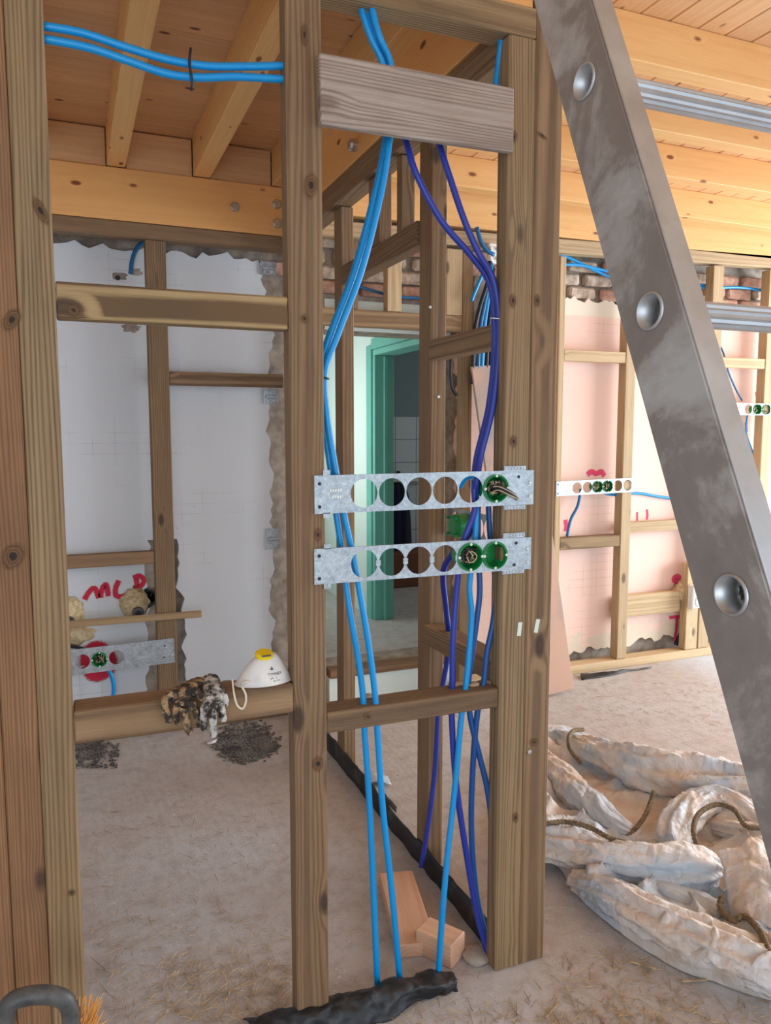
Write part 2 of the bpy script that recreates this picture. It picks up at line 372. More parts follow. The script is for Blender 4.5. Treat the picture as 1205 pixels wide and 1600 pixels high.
# rear masonry wall pieces around the doorway
YW = 3.88
def poly_slab(name, outline, y0, y1, mat, parent=None):
    bm = bmesh.new(); vs = [bm.verts.new((x, y0, z)) for x, z in outline]; vb = [bm.verts.new((x, y1, z)) for x, z in outline]
    for a, b, c in tessellate_polygon([[Vector((x, z, 0)) for x, z in outline]]):
        bm.faces.new((vs[a], vs[b], vs[c])); bm.faces.new((vb[c], vb[b], vb[a]))
    for k in range(len(vs)): bm.faces.new((vs[k], vb[k], vb[(k+1) % len(vs)], vs[(k+1) % len(vs)]))
    bmesh.ops.recalc_face_normals(bm, faces=list(bm.faces))
    return link(name, mesh_from(bm, name), mat, parent)
def ragged(pts, amp=.012, step=.03, seed=0):
    out = []
    for i, (a, b) in enumerate(zip(pts, pts[1:]+pts[:1])):
        rag = len(a) > 2 and a[2]
        A = Vector((a[0], a[1])); B = Vector((b[0], b[1])); L = (B-A).length
        out.append((A.x, A.y))
        if rag:
            n = max(2, int(L/step)); d = (B-A).normalized(); q = Vector((-d.y, d.x))
            for k in range(1, n):
                p = A+(B-A)*(k/n); s = amp*2*noise.fractal(Vector((p.x*14+seed, p.y*14, 3.1)), .7, 2, 4)
                p = p+q*s; out.append((p.x, p.y))
    return out
wb = poly_slab('wall_back', [(-1.9, 0), (6.6, 0), (6.6, 2.79), (1.241, 2.79), (1.241, 1.985), (1.99, 1.985), (1.99, .165), (1.24, .165), (1.24, 2.79), (-1.9, 2.79)], YW+.02, YW+.22, 'grout'); tag(wb, kind='structure')
wp = poly_slab('plaster', ragged([(-1.9, .10, 0), (-1.9, 0, 0), (-.3, .0, 0), (-.3, .13, 1), (.30, .16, 1), (.33, .93, 0), (.47, .93, 1), (.50, .20, 1), (.93, .14, 1), (.955, .9, 1), (.94, 1.55, 1), (.96, 2.0, 1), (.90, 2.3, 1), (-1.9, 2.30, 0)], .014), YW-.02, YW+.02, 'wplaster', wb)
pp = poly_slab('plaster', ragged([(2.03, .03, 1), (3.05, .10, 1), (3.1, .10, 1), (6.6, .2, 0), (6.6, 2.2, 1), (2.03, 2.235, 1)], .02, .025, 5), YW-.02, YW+.02, 'pplaster', wb)
wd = poly_slab('plaster', [(1.25, 1.985), (1.25, 2.14), (1.98, 2.14), (1.98, 1.985)], YW, YW+.02, 'inner', wb)
# exposed brick courses above the plaster
meb = [mesh_from(box_bm(.20, .05, .066, .012), 'brick') for _ in range(4)]
for k, me in enumerate(meb):
    for v in me.vertices: v.co += Vector([.006*noise.noise(v.co*40+Vector((k*9, i*7, 0))) for i in range(3)])
    me.materials.append(M['brick'] if k % 2 else M['stone'])
for row in range(3):
    for i in range(22):
        x = 1.05+i*.225+(.11 if row % 2 else 0); z = 2.275+row*.075
        if row == 0 and random.random() < .12: continue
        o = bpy.data.objects.new('brick', random.choice(meb)); COL.objects.link(o); o.parent = wb
        o.location = (x, YW+random.uniform(-.008, .012), z+random.uniform(-.004, .004)); o.rotation_euler = (random.uniform(-.03, .03), random.uniform(-.03, .03), random.uniform(-.09, .09)); o.scale = (random.uniform(.85, 1), 1, 1)
for i in range(3):
    o = bpy.data.objects.new('brick', meb[1]); COL.objects.link(o); o.parent = wb; o.location = (1.32+i*.23, YW+.005, 2.2)
# side walls and rear wall of the building with its openings
wl = boxo('wall_left', -2.1, -1.9, -3.2, 6.6, 0, 2.79, 'wplaster'); tag(wl, kind='structure')
# ceiling: deck, planks and joists as pieces
ce = boxo('ceiling', -2.1, 6.6, -1.6, 6.6, 2.815, 2.86, 'grout'); tag(ce, kind='structure')
def shared(name, dims, mat, bev=.003):
    me = mesh_from(box_bm(*dims, bev), name); me.materials.append(M[mat]); return me
mp = shared('plank', (.119, .02, 5.3), 'plank', .004)
for i in range(46):
    o = bpy.data.objects.new('plank', mp); COL.objects.link(o); o.parent = ce
    o.location = (1.04+.06+i*.12, 1.2, 2.805+random.uniform(-.001, .001)); o.rotation_euler = (PI/2, 0, 0)
mp2 = shared('plank', (.139, .02, 2.9), 'plank', .003)
for i in range(37):
    o = bpy.data.objects.new('plank', mp2); COL.objects.link(o); o.parent = ce
    o.location = (-.41, -1.4+.07+i*.14, 2.805+random.uniform(-.001, .001)); o.rotation_euler = (PI/2, 0, PI/2)
for k, y in enumerate((.84, 1.27, 2.12, 2.55, 2.97, 3.47)):
    tb('joist', 1.10, 6.5, y, y+.075, 2.65, 2.795, 'joist', ce)
for x in (-1.28, -.91, -.54, -.17, .20, .575, .945):
    tb('joist', x, x+.078, 1.72, 3.74, 2.625, 2.795, 'joist', ce)

# glulam beams
b1 = thing('ceiling_beam', 'orange laminated timber beam across the far end of the left room, with bolts', 'beam', (0, 3.78, 2.39))
tb('timber', -1.88, 1.0, 3.735, 3.86, 2.395, 2.622, 'glulam', b1)
for x0, x1 in ((-.09, .20), (.28, .575), (.655, .945)): tb('blocking', x0+.002, x1-.002, 3.75, 3.79, 2.624, 2.79, 'plank', b1)
for x, z in ((at(367, 306, Y=3.73).x, 2.505), (.965, 2.54), (.965, 2.45)): disc('bolt_head', (x, 3.736, z), .022, (0, -1, 0), .018, 'rust', b1)
b2 = thing('ceiling_beam', 'dark orange laminated beam running above the partition towards the rear wall', 'beam', (1.05, 2.6, 2.44))
tb('timber', 1.01, 1.09, 1.76, 3.73, 2.445, 2.79, 'glulam', b2)
p = at(555, 216, X=1.005)
for dz in (0,): disc('bolt_head', (1.01, p.y, 2.49), .022, (-1, 0, 0), .03, 'rust', b2)
b3 = thing('ceiling_beam', 'pale timber beam under the joists along the pink wall', 'beam', (3.8, 3.72, 2.55))
beam('timber', (1.1, 3.775, 2.635), (6.5, 3.775, 2.68), .21, .07, 'joist', b3, (0, 0, 1))
b4 = thing('ceiling_beam', 'orange beam resting on the near top plate beside the ladder', 'beam', (.3, 1.72, 2.45))
tb('timber', -1.88, 1.08, 1.69, 1.75, 2.468, 2.624, 'glulam', b4)

# ============================================================ FRONT FRAME
ff = thing('stud_frame', 'brown timber stud frame nearest the camera, carrying the socket strips and conduits', 'timber frame', (.5, D, 0))
Y0, Y1 = D, D+.05
for x0, x1, m in ((-.222, -.150, 'post'), (-.149, -.083, 'post'), (-.082, -.015, 'treated_green'),):
    tb('stud', x0, x1, Y0-.002, Y1+.02, 0, 2.62, m, ff)
tb('stud', .458, .538, Y0, Y1, 0, 2.49, 'treated', ff)
tb('stud', 1.008, 1.084, Y0, Y1, 0, 2.396, 'treated_green', ff)
tb('stud', 1.085, 1.163, Y0, Y1-.005, 0, 2.62, 'treated', ff)
beam('top_plate', (.539, Y0+.037, 2.432), (1.084, Y0+.037, 2.432), .070, .073, 'treated_green', ff, (0, 0, 1))
tb('top_plate', -.014, .457, Y0+.005, Y0+.074, 2.397, 2.467, 'treated_green', ff)
tb('rail', -.014, .457, Y0+.001, Y0+.047, 1.676, 1.747, 'grainy', ff)
tb('rail', -.014, .457, Y0-.001, Y0+.078, .804, .872, 'treated', ff)
tb('rail', .539, 1.007, Y0+.003, Y0+.078, .738, .789, 'treated', ff)
o = beam('weathered_board', (.527, Y0-.012, 2.186), (1.010, Y0-.012, 2.191), .146, .022, 'old', ff, (0, 0, 1)); o['label'] = 'grey weathered rough board near the top'
# ============================================================ PARTITION FRAME
pf = thing('stud_frame', 'timber stud partition running back from the right hand double stud', 'timber frame', (1.07, 2.7, 0))
tb('stud', 1.055, 1.108, 2.20, 2.29, 0, 2.355, 'treated', pf)
tb('stud', 1.045, 1.098, 3.02, 3.11, 0, 2.355, 'treated', pf)
tb('stud', 1.04, 1.09, 2.40, 2.44, 2.11, 2.355, 'treated', pf)
tb('stud', 1.04, 1.09, 2.60, 2.70, 2.12, 2.355, 'treated', pf)
tb('top_plate', 1.015, 1.095, 1.735, 3.72, 2.358, 2.44, 'treated', pf)
tb('rail', 1.045, 1.10, 2.292, 3.018, 2.045, 2.12, 'treated', pf)
tb('rail', 1.045, 1.10, 1.735, 2.198, 1.675, 1.735, 'treated', pf)
tb('rail', 1.030, 1.105, 1.735, 2.198, .775, .835, 'treated', pf)
tb('stud', 1.02, 1.10, 3.62, 3.71, 0, 2.355, 'treated_pale', pf)
# ============================================================ FAR LEFT FRAME
lf = thing('stud_frame', 'timber frame in front of the white wall of the left room', 'timber frame', (.4, 3.74, 0))
tb('top_plate', -1.2, .995, 3.735, 3.80, 2.325, 2.392, 'darkrail', lf)
tb('stud', .352, .443, 3.74, 3.80, 0.042, 2.324, 'treated', lf)
tb('rail', -1.2, .351, 3.742, 3.79, .832, .892, 'darkrail', lf)
tb('rail', .444, .99, 3.745, 3.79, 1.672, 1.735, 'darkrail', lf)
tb('bottom_plate', -1.2, .99, 3.74, 3.80, 0, .04, 'treated', lf)
tb('stud', -1.2, -1.12, 3.74, 3.80, .042, 2.324, 'treated', lf)
# ============================================================ FAR RIGHT FRAME
rf = thing('stud_frame', 'pale timber frame along the pink wall beyond the ladder', 'timber frame', (3.2, 3.74, 0))
beam('top_plate', (1.10, 3.775, 2.455), (6.4, 3.775, 2.60), .075, .07, 'treated_pale', rf, (0, 0, 1))
tb('stud', 3.08, 3.152, 3.742, 3.81, .055, 2.46, 'treated_pale', rf)
tb('stud', 3.73, 3.815, 3.742, 3.81, .055, 2.48, 'treated_pale', rf)
tb('stud', 4.20, 4.28, 3.742, 3.81, .055, 2.49, 'treated_pale', rf)
tb('stud', 2.60, 2.64, 3.742, 3.80, .055, 2.44, 'treated_pale', rf)
tb('stud', 1.981, 2.044, 3.742, 3.80, 0, 2.43, 'treated_green', rf)
tb('stud', 1.885, 1.979, 3.742, 3.80, 2.075, 2.42, 'treated_pale', rf)
tb('stud', 1.545, 1.625, 3.742, 3.80, 2.075, 2.41, 'treated_pale', rf)
tb('stud', 1.34, 1.385, 3.742, 3.80, 2.075, 2.41, 'darkrail', rf)
tb('header', 1.11, 1.979, 3.742, 3.80, 1.99, 2.073, 'treated_green', rf)
tb('rail', 2.642, 3.079, 3.745, 3.79, 1.862, 1.925, 'treated_pale', rf)
tb('rail', 3.153, 4.199, 3.745, 3.79, 1.862, 1.925, 'treated_pale', rf)
tb('rail', 2.642, 3.079, 3.745, 3.81, .762, .832, 'treated_green', rf)
tb('rail', 3.153, 3.729, 3.78, 3.82, .835, .900, 'treated_pale', rf)
tb('rail', 3.153, 3.60, 3.78, 3.83, .304, .438, 'treated_pale', rf)
tb('stud', 3.62, 3.72, 3.742, 3.80, .055, .62, 'treated_pale', rf)
tb('bottom_plate', 2.05, 6.4, 3.735, 3.83, 0, .053, 'treated_pale', rf)
tb('stud', 1.12, 1.17, 3.742, 3.80, 0, 1.988, 'glulam', rf)
# ============================================================ CORRIDOR AND TEAL DOORWAY
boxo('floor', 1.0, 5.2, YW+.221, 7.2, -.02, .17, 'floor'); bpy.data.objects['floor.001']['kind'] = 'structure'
th = tb('trim_1', 1.25, 1.98, YW-.05, YW+.04, .13, .175, 'darkrail'); tag(th, kind='structure')
rs = boxo('trim_2', 1.25, 1.98, YW-.03, YW+.018, .0, .128, 'inner'); tag(rs, kind='structure')
XD = 1.90
cw = thing('wall_corridor', None, None, (XD, 4.6, 0)); tag(cw, kind='structure')
boxo('masonry', XD, XD+.12, YW+.23, 4.03, .17, 2.81, 'inner', cw)
boxo('masonry', XD, XD+.12, 4.84, 7.0, .17, 2.81, 'inner', cw)
boxo('masonry', XD, XD+.12, 4.03, 4.84, 2.0, 2.81, 'inner', cw)
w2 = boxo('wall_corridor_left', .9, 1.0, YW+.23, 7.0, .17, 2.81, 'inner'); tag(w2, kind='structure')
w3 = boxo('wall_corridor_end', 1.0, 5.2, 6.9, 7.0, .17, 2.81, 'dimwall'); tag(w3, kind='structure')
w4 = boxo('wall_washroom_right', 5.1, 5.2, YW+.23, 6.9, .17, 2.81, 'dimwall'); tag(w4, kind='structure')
df = thing('door_1', None, None, (XD, 4.4, .17)); tag(df, kind='structure')
tb('door_jamb', XD-.01, XD+.13, 4.80, 4.838, .17, 1.96, 'teal', df)
tb('door_jamb', XD-.01, XD+.13, 4.032, 4.07, .17, 1.96, 'teal', df)
tb('door_head', XD-.01, XD+.13, 4.032, 4.838, 1.96, 1.998, 'teal', df)
tb('door_casing', XD-.022, XD-.001, 4.84, 4.93, .17, 2.03, 'teal', df)
tb('door_casing', XD-.022, XD-.001, 3.94, 4.03, .17, 2.03, 'teal', df)
tb('door_casing', XD-.022, XD-.001, 4.031, 4.838, 2.0, 2.07, 'teal', df)
tb('door_stop', XD+.05, XD+.07, 4.775, 4.799, .17, 1.955, 'teal', df)
# tiled wall of the washroom: a parapet of tiles
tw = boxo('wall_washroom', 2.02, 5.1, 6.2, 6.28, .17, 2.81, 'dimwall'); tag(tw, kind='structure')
mt = shared('tile', (.196, .012, .196), 'tilew', .003)
for i in range(9):
    for j in range(7):
        o = bpy.data.objects.new('tile', mt); COL.objects.link(o); o.parent = tw; o.location = (2.13+i*.2-3.56, 6.195-6.24, .29+j*.2-1.49)
sh = thing('wall_shelf', 'white shelf on the tiled wall beyond the teal doorway', 'shelf', (2.4, 6.1, 1.02))
boxo('shelf_board', 2.3, 2.95, 6.05, 6.19, 1.03, 1.05, 'white', sh, .003)
for i in range(5):
    o = disc('bottle', (2.38+i*.06, 6.1, 1.05), .02, (0, 0, 1), .07+.03*(i % 2), 'blackcab'); tag(o, 'small dark bottle on the shelf beyond the teal doorway, ' + ('leftmost', 'second from left', 'middle one', 'second from right', 'rightmost')[i], 'bottle', 'bottles on the washroom shelf')
rb = boxo('red_brown_cabinet', 2.22, 2.9, 5.75, 6.1, .17, .46, 'redbrown', None, .01); tag(rb, 'low red brown box on the floor beyond the teal doorway', 'box')
def coat(x, y, seed, lab):
    bm = bmesh.new(); prof = [(.03, 0), (.07, -.03), (.10, -.12), (.115, -.3), (.125, -.5), (.12, -.62)]
    R = ellipse_lathe(bm, prof, (0, 0, 0), (1, 0, 0), (0, 0, 1), 28, 1.0, .6)
    for r in R:
        for k, v in enumerate(r): v.co.x *= 1+.12*math.sin(k*1.9+seed); v.co.y *= 1+.25*math.cos(k*2.3+seed)
    bm.faces.new(R[0]); o = link('hanging_coat', mesh_from(bm, 'coat'), 'cloth', None, (x, y, 1.03), smooth=True)
    o.modifiers.new('s', 'SOLIDIFY').thickness = .004
    hk = disc('coat_hook', (0, .055, -.01), .008, (0, 1, 0), .03, 'brass', o)
    tag(o, lab, 'coat', 'coats in the washroom')
coat(2.36, 5.95, 1, 'dark navy coat hanging beyond the teal doorway, the left one')
coat(2.56, 5.98, 4, 'dark navy coat hanging beyond the teal doorway, the right one')

# ============================================================ SOCKET MOUNTING STRIPS
def plate_mesh(name, L, h, holes, r, th=.0018, N=32, pins=()):
    """strip in local XZ from x 0..L, z -h/2..h/2, holes at x positions; faces -Y"""
    bm = bmesh.new(); cells = []; xs = sorted(holes); hw = (xs[1]-xs[0])/2 if len(xs) > 1 else r*1.03
    def q(a, b):
        vs = [bm.verts.new(c) for c in ((a, 0, -h/2), (b, 0, -h/2), (b, 0, h/2), (a, 0, h/2))]; bm.faces.new(vs)
    q(0, xs[0]-hw)
    for x in xs:
        inner, outer = [], []
        for k in range(N):
            a = 2*PI*(k+.5)/N; c, s = math.cos(a), math.sin(a); t = min(hw/abs(c) if abs(c) > 1e-6 else 9, (h/2)/abs(s) if abs(s) > 1e-6 else 9)
            inner.append(bm.verts.new((x+c*r, 0, s*r))); outer.append(bm.verts.new((x+c*t, 0, s*t)))
        for k in range(N): bm.faces.new((inner[k], outer[k], outer[(k+1) % N], inner[(k+1) % N]))
        for cx, cz in ((1, 1), (-1, 1), (-1, -1), (1, -1)):   # corner fill
            co = bm.verts.new((x+cx*hw, 0, cz*h/2))
            cand = sorted(outer, key=lambda v: (v.co-co.co).length)
            e1 = min([v for v in outer if abs(v.co.x-co.co.x) < 1e-6], key=lambda v: (v.co-co.co).length, default=None)
            e2 = min([v for v in outer if abs(v.co.z-co.co.z) < 1e-6], key=lambda v: (v.co-co.co).length, default=None)
            if e1 and e2: bm.faces.new((e1, co, e2))
    q(xs[-1]+hw, L)
    bmesh.ops.remove_doubles(bm, verts=bm.verts, dist=1e-5); bmesh.ops.recalc_face_normals(bm, faces=bm.faces)
    # fold lips along the long edges
    for sgn in (1, -1):
        vs = [bm.verts.new(c) for c in ((0, 0, sgn*h/2), (L, 0, sgn*h/2), (L, .005, sgn*h/2), (0, .005, sgn*h/2))]; bm.faces.new(vs)
    me = mesh_from(bm, name); return me
def back_box(parent, x, z, y, r=.034, depth=.044, wires=0, sub=None, s=1.0):
    bm = bmesh.new()
    prof = [(r*1.10, -.0035), (r*1.10, 0), (r*.97, -.0035), (r*.95, depth*.5), (r*.93, depth), (.001, depth)]
    ellipse_lathe(bm, prof, (0, 0, 0), (1, 0, 0), (0, 1, 0), 28)
    b = link('back_box', mesh_from(bm, 'back_box'), 'green', parent, (x, y, z)); b.modifiers.new('s', 'SOLIDIFY').thickness = .0015
    for k in range(4):
        a = k*PI/2; disc('screw', (r*.98*math.cos(a), -.003, r*.98*math.sin(a)), .0038, (0, -1, 0), .002, 'paper', b, 10)
    for k in range(6):
        a = k*PI/3+.4; disc('knockout', (r*.93*math.cos(a)*.96, .022, r*.93*math.sin(a)*.96), .008, (-math.cos(a), 0, -math.sin(a)), .0015, 'green', b, 10)
    for k in range(wires):
        rr = random.Random(k*7+int(x*1000)); P = [Vector((rr.uniform(-.01, .01), .04, rr.uniform(-.01, .01)))]
        for j in range(5): P.append(Vector((rr.uniform(-.02, .02), rr.uniform(.0, .03), rr.uniform(-.02, .02))))
        bm = bmesh.new(); tube_bm(bm, catmull(P, 6), .0016, 6); link('wire', mesh_from(bm, 'wire'), 'copper' if k % 2 else 'tanwire', b, smooth=True)
    return b
def clip(parent, x0, x1, y, z, sgn, h=.011):
    bm = box_bm(x1-x0, .0022, h, .0); n = 7
    o = link('clip', mesh_from(bm, 'clip'), 'galv', parent, ((x0+x1)/2, y, z+sgn*h/2))
    for k in range(n): disc('dimple', ((k-n/2+.5)*(x1-x0)/n, -.001, 0), (x1-x0)/n*.35, (0, -1, 0), .0015, 'galv', o, 8)
def strip(label, xl, xr, zl, zr, h, holes, boxes, wires, Y, tilt_pins=False):
    L = xr-xl; t = thing('socket_strip', label, 'mounting strip', (xl, Y, zl))
    zf = lambda x: zl+(zr-zl)*(x-xl)/L
    me = plate_mesh('plate', L, h, [x-xl for x in holes], .0335)
    ang = math.atan2(zr-zl, L)
    o = link('plate', me, 'galv', t, (xl, Y, zl)); o.rotation_euler = (0, -ang, 0)
    for i, x in enumerate(holes):
        if i in boxes: back_box(t, x, zf(x), Y-.001, .0325, wires=wires.get(i, 0))
    for x, dz in ((xl+.012, .025), (xl+.012, -.028), (xr-.045, .028), (xr-.05, -.028)):
        disc('screw_hole', (x, Y-.0005, zf(x)+dz), .0042, (0, -1, 0), .0006, 'blackcab', t, 12)
    for x, dz in ((xr-.012, .012), (xr-.012, -.022)): disc('screw', (x, Y-.0005, zf(x)+dz), .004, (0, -1, 0), .002, 'rust', t, 10)
    if tilt_pins:
        for i in range(len(holes)-2):
            xx = (holes[i]+holes[i+1])/2; boxo('tab', xx-.006, xx+.006, Y-.0014, Y+.0006, zf(xx)-.007, zf(xx)+.007, 'galv', t)
    return t, zf
hx = [.632+.0705*i for i in range(6)]
s1, zf1 = strip('upper galvanised socket strip on the near frame, one green box with loose wires', .511, 1.096, 1.309, 1.311, .088, hx, (5,), {5: 7}, D-.006)
s2, zf2 = strip('lower galvanised socket strip on the near frame, two green boxes side by side', .509, 1.092, 1.143, 1.141, .083, hx, (4, 5), {4: 14}, D-.006, True)
hx2 = [at(a, 875, Y=D).x for a in (565,)]
for t, z0, hh in ((s1, 1.31, .088), (s2, 1.142, .083)):
    clip(t, 1.008, 1.072, D-.005, z0+hh/2, 1, .012); clip(t, 1.008, 1.072, D-.005, z0-hh/2, -1, .010)
    for sg in (1, -1): boxo('tab', .532, .549, D-.006, D-.002, z0+sg*(hh/2+.005)-.006, z0+sg*(hh/2+.005)+.006, 'galv', t)
# faint stamped marks and loose wires from the upper box
for k in range(5):
    a = [at(770+k, 762+k*2, Y=1.715), at(765, 760+3*k, Y=1.69), at(778, 758+2*k, Y=1.668), at(795, 765+2*k, Y=1.660), at(808+k, 775+k*1.5, Y=1.664)]
    bm = bmesh.new(); tube_bm(bm, catmull(a, 8), .0016, 6); link('wire', mesh_from(bm, 'wire'), ('copper', 'tanwire', 'copper', 'blackcab', 'tanwire')[k], s1, smooth=True)
for k in range(5): boxo('stamp', .548+k*.006, .552+k*.006, D-.0075, D-.0065, 1.315, 1.321, 'white', s1)
for k in range(4): boxo('stamp', .553+k*.006, .557+k*.006, D-.0075, D-.0065, 1.300, 1.306, 'white', s1)
# green tail in hole 5
# strip on the partition seen from behind
s3 = thing('socket_strip', 'galvanised strip turned sideways on the partition, with the back of a green box', 'mounting strip', (1.11, 2.0, 1.17))
me = plate_mesh('plate', .46, .085, [.07, .14, .21, .28, .35], .0335); o = link('plate', me, 'galv', s3, (1.112, 2.2, 1.17)); o.rotation_euler = (0, 0, -PI/2)
bm = bmesh.new(); R = ellipse_lathe(bm, [(.036, .05), (.0355, .01), (.033, .003), (.028, -.001), (.018, -.003)], (0, 0, 0), (0, 0, 1), (1, 0, 0), 28); bm.faces.new(R[-1]); b = link('back_box', mesh_from(bm, 'bb'), 'green', s3, (1.065, 2.06, 1.168)); b.modifiers.new('s', 'SOLIDIFY').thickness = .0015
for k in range(4): disc('screw', (0, .036*math.cos(k*PI/2+.8), .036*math.sin(k*PI/2+.8)), .005, (-1, 0, 0), .01, 'green', b, 10)
# strips on the far walls
def far_strip(label, x0, x1, z0, z1, Y, holes, boxes, wires, h=.085):
    return strip(label, x0, x1, z0, z1, h, holes, boxes, wires, Y)
zA = at(152, 1033, Y=3.735).z
f1, _ = far_strip('galvanised socket strip low on the white wall frame, one green box in a red ring', -.11, .43, .395, .405, 3.735, [-.06+.075*i+.0 for i in range(4)], (2,), {2: 10}, .12)
f2, _ = far_strip('galvanised socket strip on the pink wall left of the ladder, two green boxes', 2.60, 3.16, 1.125, 1.135, 3.733, [2.745+.0735*i for i in range(6)], (2, 3), {2: 9, 3: 9})
f3, _ = far_strip('bright socket strip on the pink wall right of the ladder', 3.93, 4.55, 1.60, 1.60, 3.733, [4.06+.078*i for i in range(5)], (1, 2), {1: 6, 2: 8}, .075)

# ============================================================ CONDUITS ON THE NEAR FRAME
Ya, Yb = 1.705, 1.735
conduit('conduit', pxy((40, 38, 1.72), (75, 42, Ya), (130, 52, Ya), (200, 75, Ya), (262, 93, Ya), (320, 103, Ya), (380, 104, Ya), (445, 103, Ya)), 'cyan', 'upper of two light blue conduits sagging across the top left opening', .009)
conduit('conduit', pxy((40, 58, 1.72), (75, 62, Ya), (140, 75, Ya), (200, 95, Ya), (260, 115, Ya), (310, 121, Ya), (370, 120, Ya), (445, 124, Ya)), 'cyan', 'lower of two light blue conduits sagging across the top left opening', .009)
conduit('conduit', pxy((560, -20, 1.72), (566, 18, 1.72), (580, 60, 1.72), (598, 100, 1.725), (606, 150, 1.73), (605, 215, 1.73), (588, 300, 1.73), (556, 420, 1.73), (520, 515, 1.73), (502, 575, 1.735), (505, 650, 1.735), (516, 730, 1.73), (525, 800, 1.72), (534, 860, 1.72), (546, 950, 1.71), (560, 1030, 1.71), (567, 1085, 1.71), (570, 1145, 1.71), (577, 1250, 1.71), (584, 1400, 1.715), (590, 1545, 1.72)), 'cyan', 'light blue conduit of the left pair, ending nearest the centre post at the floor', .0085)
conduit('conduit', pxy((577, -20, 1.71), (582, 18, 1.71), (594, 60, 1.71), (610, 98, 1.72), (614, 150, 1.72), (609, 215, 1.715), (596, 300, 1.712), (566, 420, 1.712), (531, 515, 1.715), (508, 580, 1.72), (511, 650, 1.72), (524, 730, 1.715), (537, 800, 1.705), (550, 860, 1.705), (564, 935, 1.70), (578, 1020, 1.70), (586, 1085, 1.70), (590, 1145, 1.70), (598, 1260, 1.70), (613, 1400, 1.71), (625, 1532, 1.72)), 'cyan', 'light blue conduit of the left pair, standing to the right at the floor', .0085)
conduit('conduit', pxy((568, -20, 1.735), (573, 18, 1.735), (586, 60, 1.735), (602, 98, 1.74), (610, 150, 1.745), (601, 225, 1.748), (586, 300, 1.75), (554, 420, 1.75), (520, 510, 1.752), (500, 560, 1.755), (480, 590, 1.757)), 'cyan', 'third light blue conduit under the top plate, vanishing behind the centre post', .0085)
conduit('conduit', pxy((785, 30, 1.72), (783, 64, 1.72), (779, 100, 1.73), (775, 140, 1.735), (778, 190, 1.74), (800, 240, 1.75)), 'cyan', 'light blue conduit dropping in the top right corner behind the weathered board', .0085)
conduit('conduit', pxy((625, 180, 1.76), (636, 225, 1.75), (652, 275, 1.74), (690, 345, 1.735), (735, 398, 1.735), (764, 440, 1.735), (772, 490, 1.735), (772, 560, 1.735), (763, 640, 1.735), (745, 715, 1.73), (741, 760, 1.71), (741, 800, 1.71), (722, 855, 1.72), (713, 930, 1.73), (708, 1000, 1.73), (707, 1066, 1.73), (706, 1120, 1.73), (713, 1225, 1.73), (730, 1340, 1.74), (746, 1430, 1.74), (766, 1505, 1.73), (768, 1545, 1.72)), 'violet', 'violet conduit curving from the weathered board through the sockets to the right stud base', .009)
conduit('conduit', pxy((680, 180, 1.76), (688, 228, 1.745), (704, 280, 1.735), (726, 345, 1.72), (748, 395, 1.715), (770, 435, 1.715), (779, 490, 1.715), (778, 560, 1.715), (769, 640, 1.715), (752, 710, 1.715), (745, 755, 1.70), (742, 800, 1.745), (736, 830, 1.765), (714, 858, 1.84), (693, 892, 1.95), (697, 950, 2.05), (702, 1005, 2.12), (694, 1060, 2.16), (685, 1110, 2.17), (680, 1200, 2.17), (668, 1295, 2.16), (658, 1355, 2.16)), 'violet', 'violet conduit merging at the tie and ending on the floor beside the partition stud', .009)
conduit('conduit', pxy((718, 760, 1.75), (728, 746, 1.73), (739, 744, 1.715), (744, 760, 1.71), (744, 800, 1.715), (742, 850, 1.715), (734, 915, 1.71), (737, 960, 1.71), (733, 1020, 1.71), (728, 1070, 1.71), (721, 1120, 1.71), (711, 1230, 1.71), (700, 1330, 1.70), (692, 1420, 1.69), (685, 1522, 1.70)), 'cyan', 'single light blue conduit slanting down to the wooden block', .0085)
conduit('conduit', pxy((747, 780, 1.735), (747, 850, 1.735), (750, 920, 1.73), (745, 970, 1.73), (738, 1020, 1.735), (732, 1068, 1.735), (735, 1120, 1.73), (748, 1175, 1.73), (763, 1240, 1.73), (770, 1310, 1.73), (774, 1420, 1.73), (769, 1545, 1.72)), 'navy', 'dark blue conduit bulging towards the right stud below the rail', .0088)
conduit('conduit', pxy((763, 775, 1.735), (767, 850, 1.735), (775, 915, 1.72), (771, 970, 1.72), (761, 1020, 1.72), (756, 1066, 1.72), (746, 1115, 1.72), (739, 1200, 1.74), (737, 1300, 1.75), (745, 1400, 1.75), (763, 1480, 1.74), (772, 1545, 1.735)), 'navy', 'dark blue conduit swinging left under the rail before the right stud', .0088)
conduit('cable_tie', [Vector((0, 0, 0))+at(771, 497, Y=1.70), at(780, 498, Y=1.70), at(783, 498, Y=1.725), at(772, 496, Y=1.75), at(766, 497, Y=1.725), at(771, 497, Y=1.70)], 'white', 'thin white tie round the violet conduits', .0012, ribs=False, sides=6, cat='cable tie')
conduit('cable_tie', [at(298, 75, Y=1.695), at(296, 100, Y=1.693), at(300, 125, Y=1.694), at(299, 142, Y=1.70)], 'blackcab', 'black plastic tie hanging on the two sagging blue conduits', .0028, ribs=False, sides=6, cat='cable tie')
conduit('cable_tie', [at(500, 588, Y=1.712), at(508, 590, Y=1.700), at(514, 592, Y=1.712), at(508, 591, Y=1.745), at(500, 588, Y=1.735)], 'blackcab', 'dark tie holding the light blue conduits beside the centre post', .002, ribs=False, sides=6, cat='cable tie')

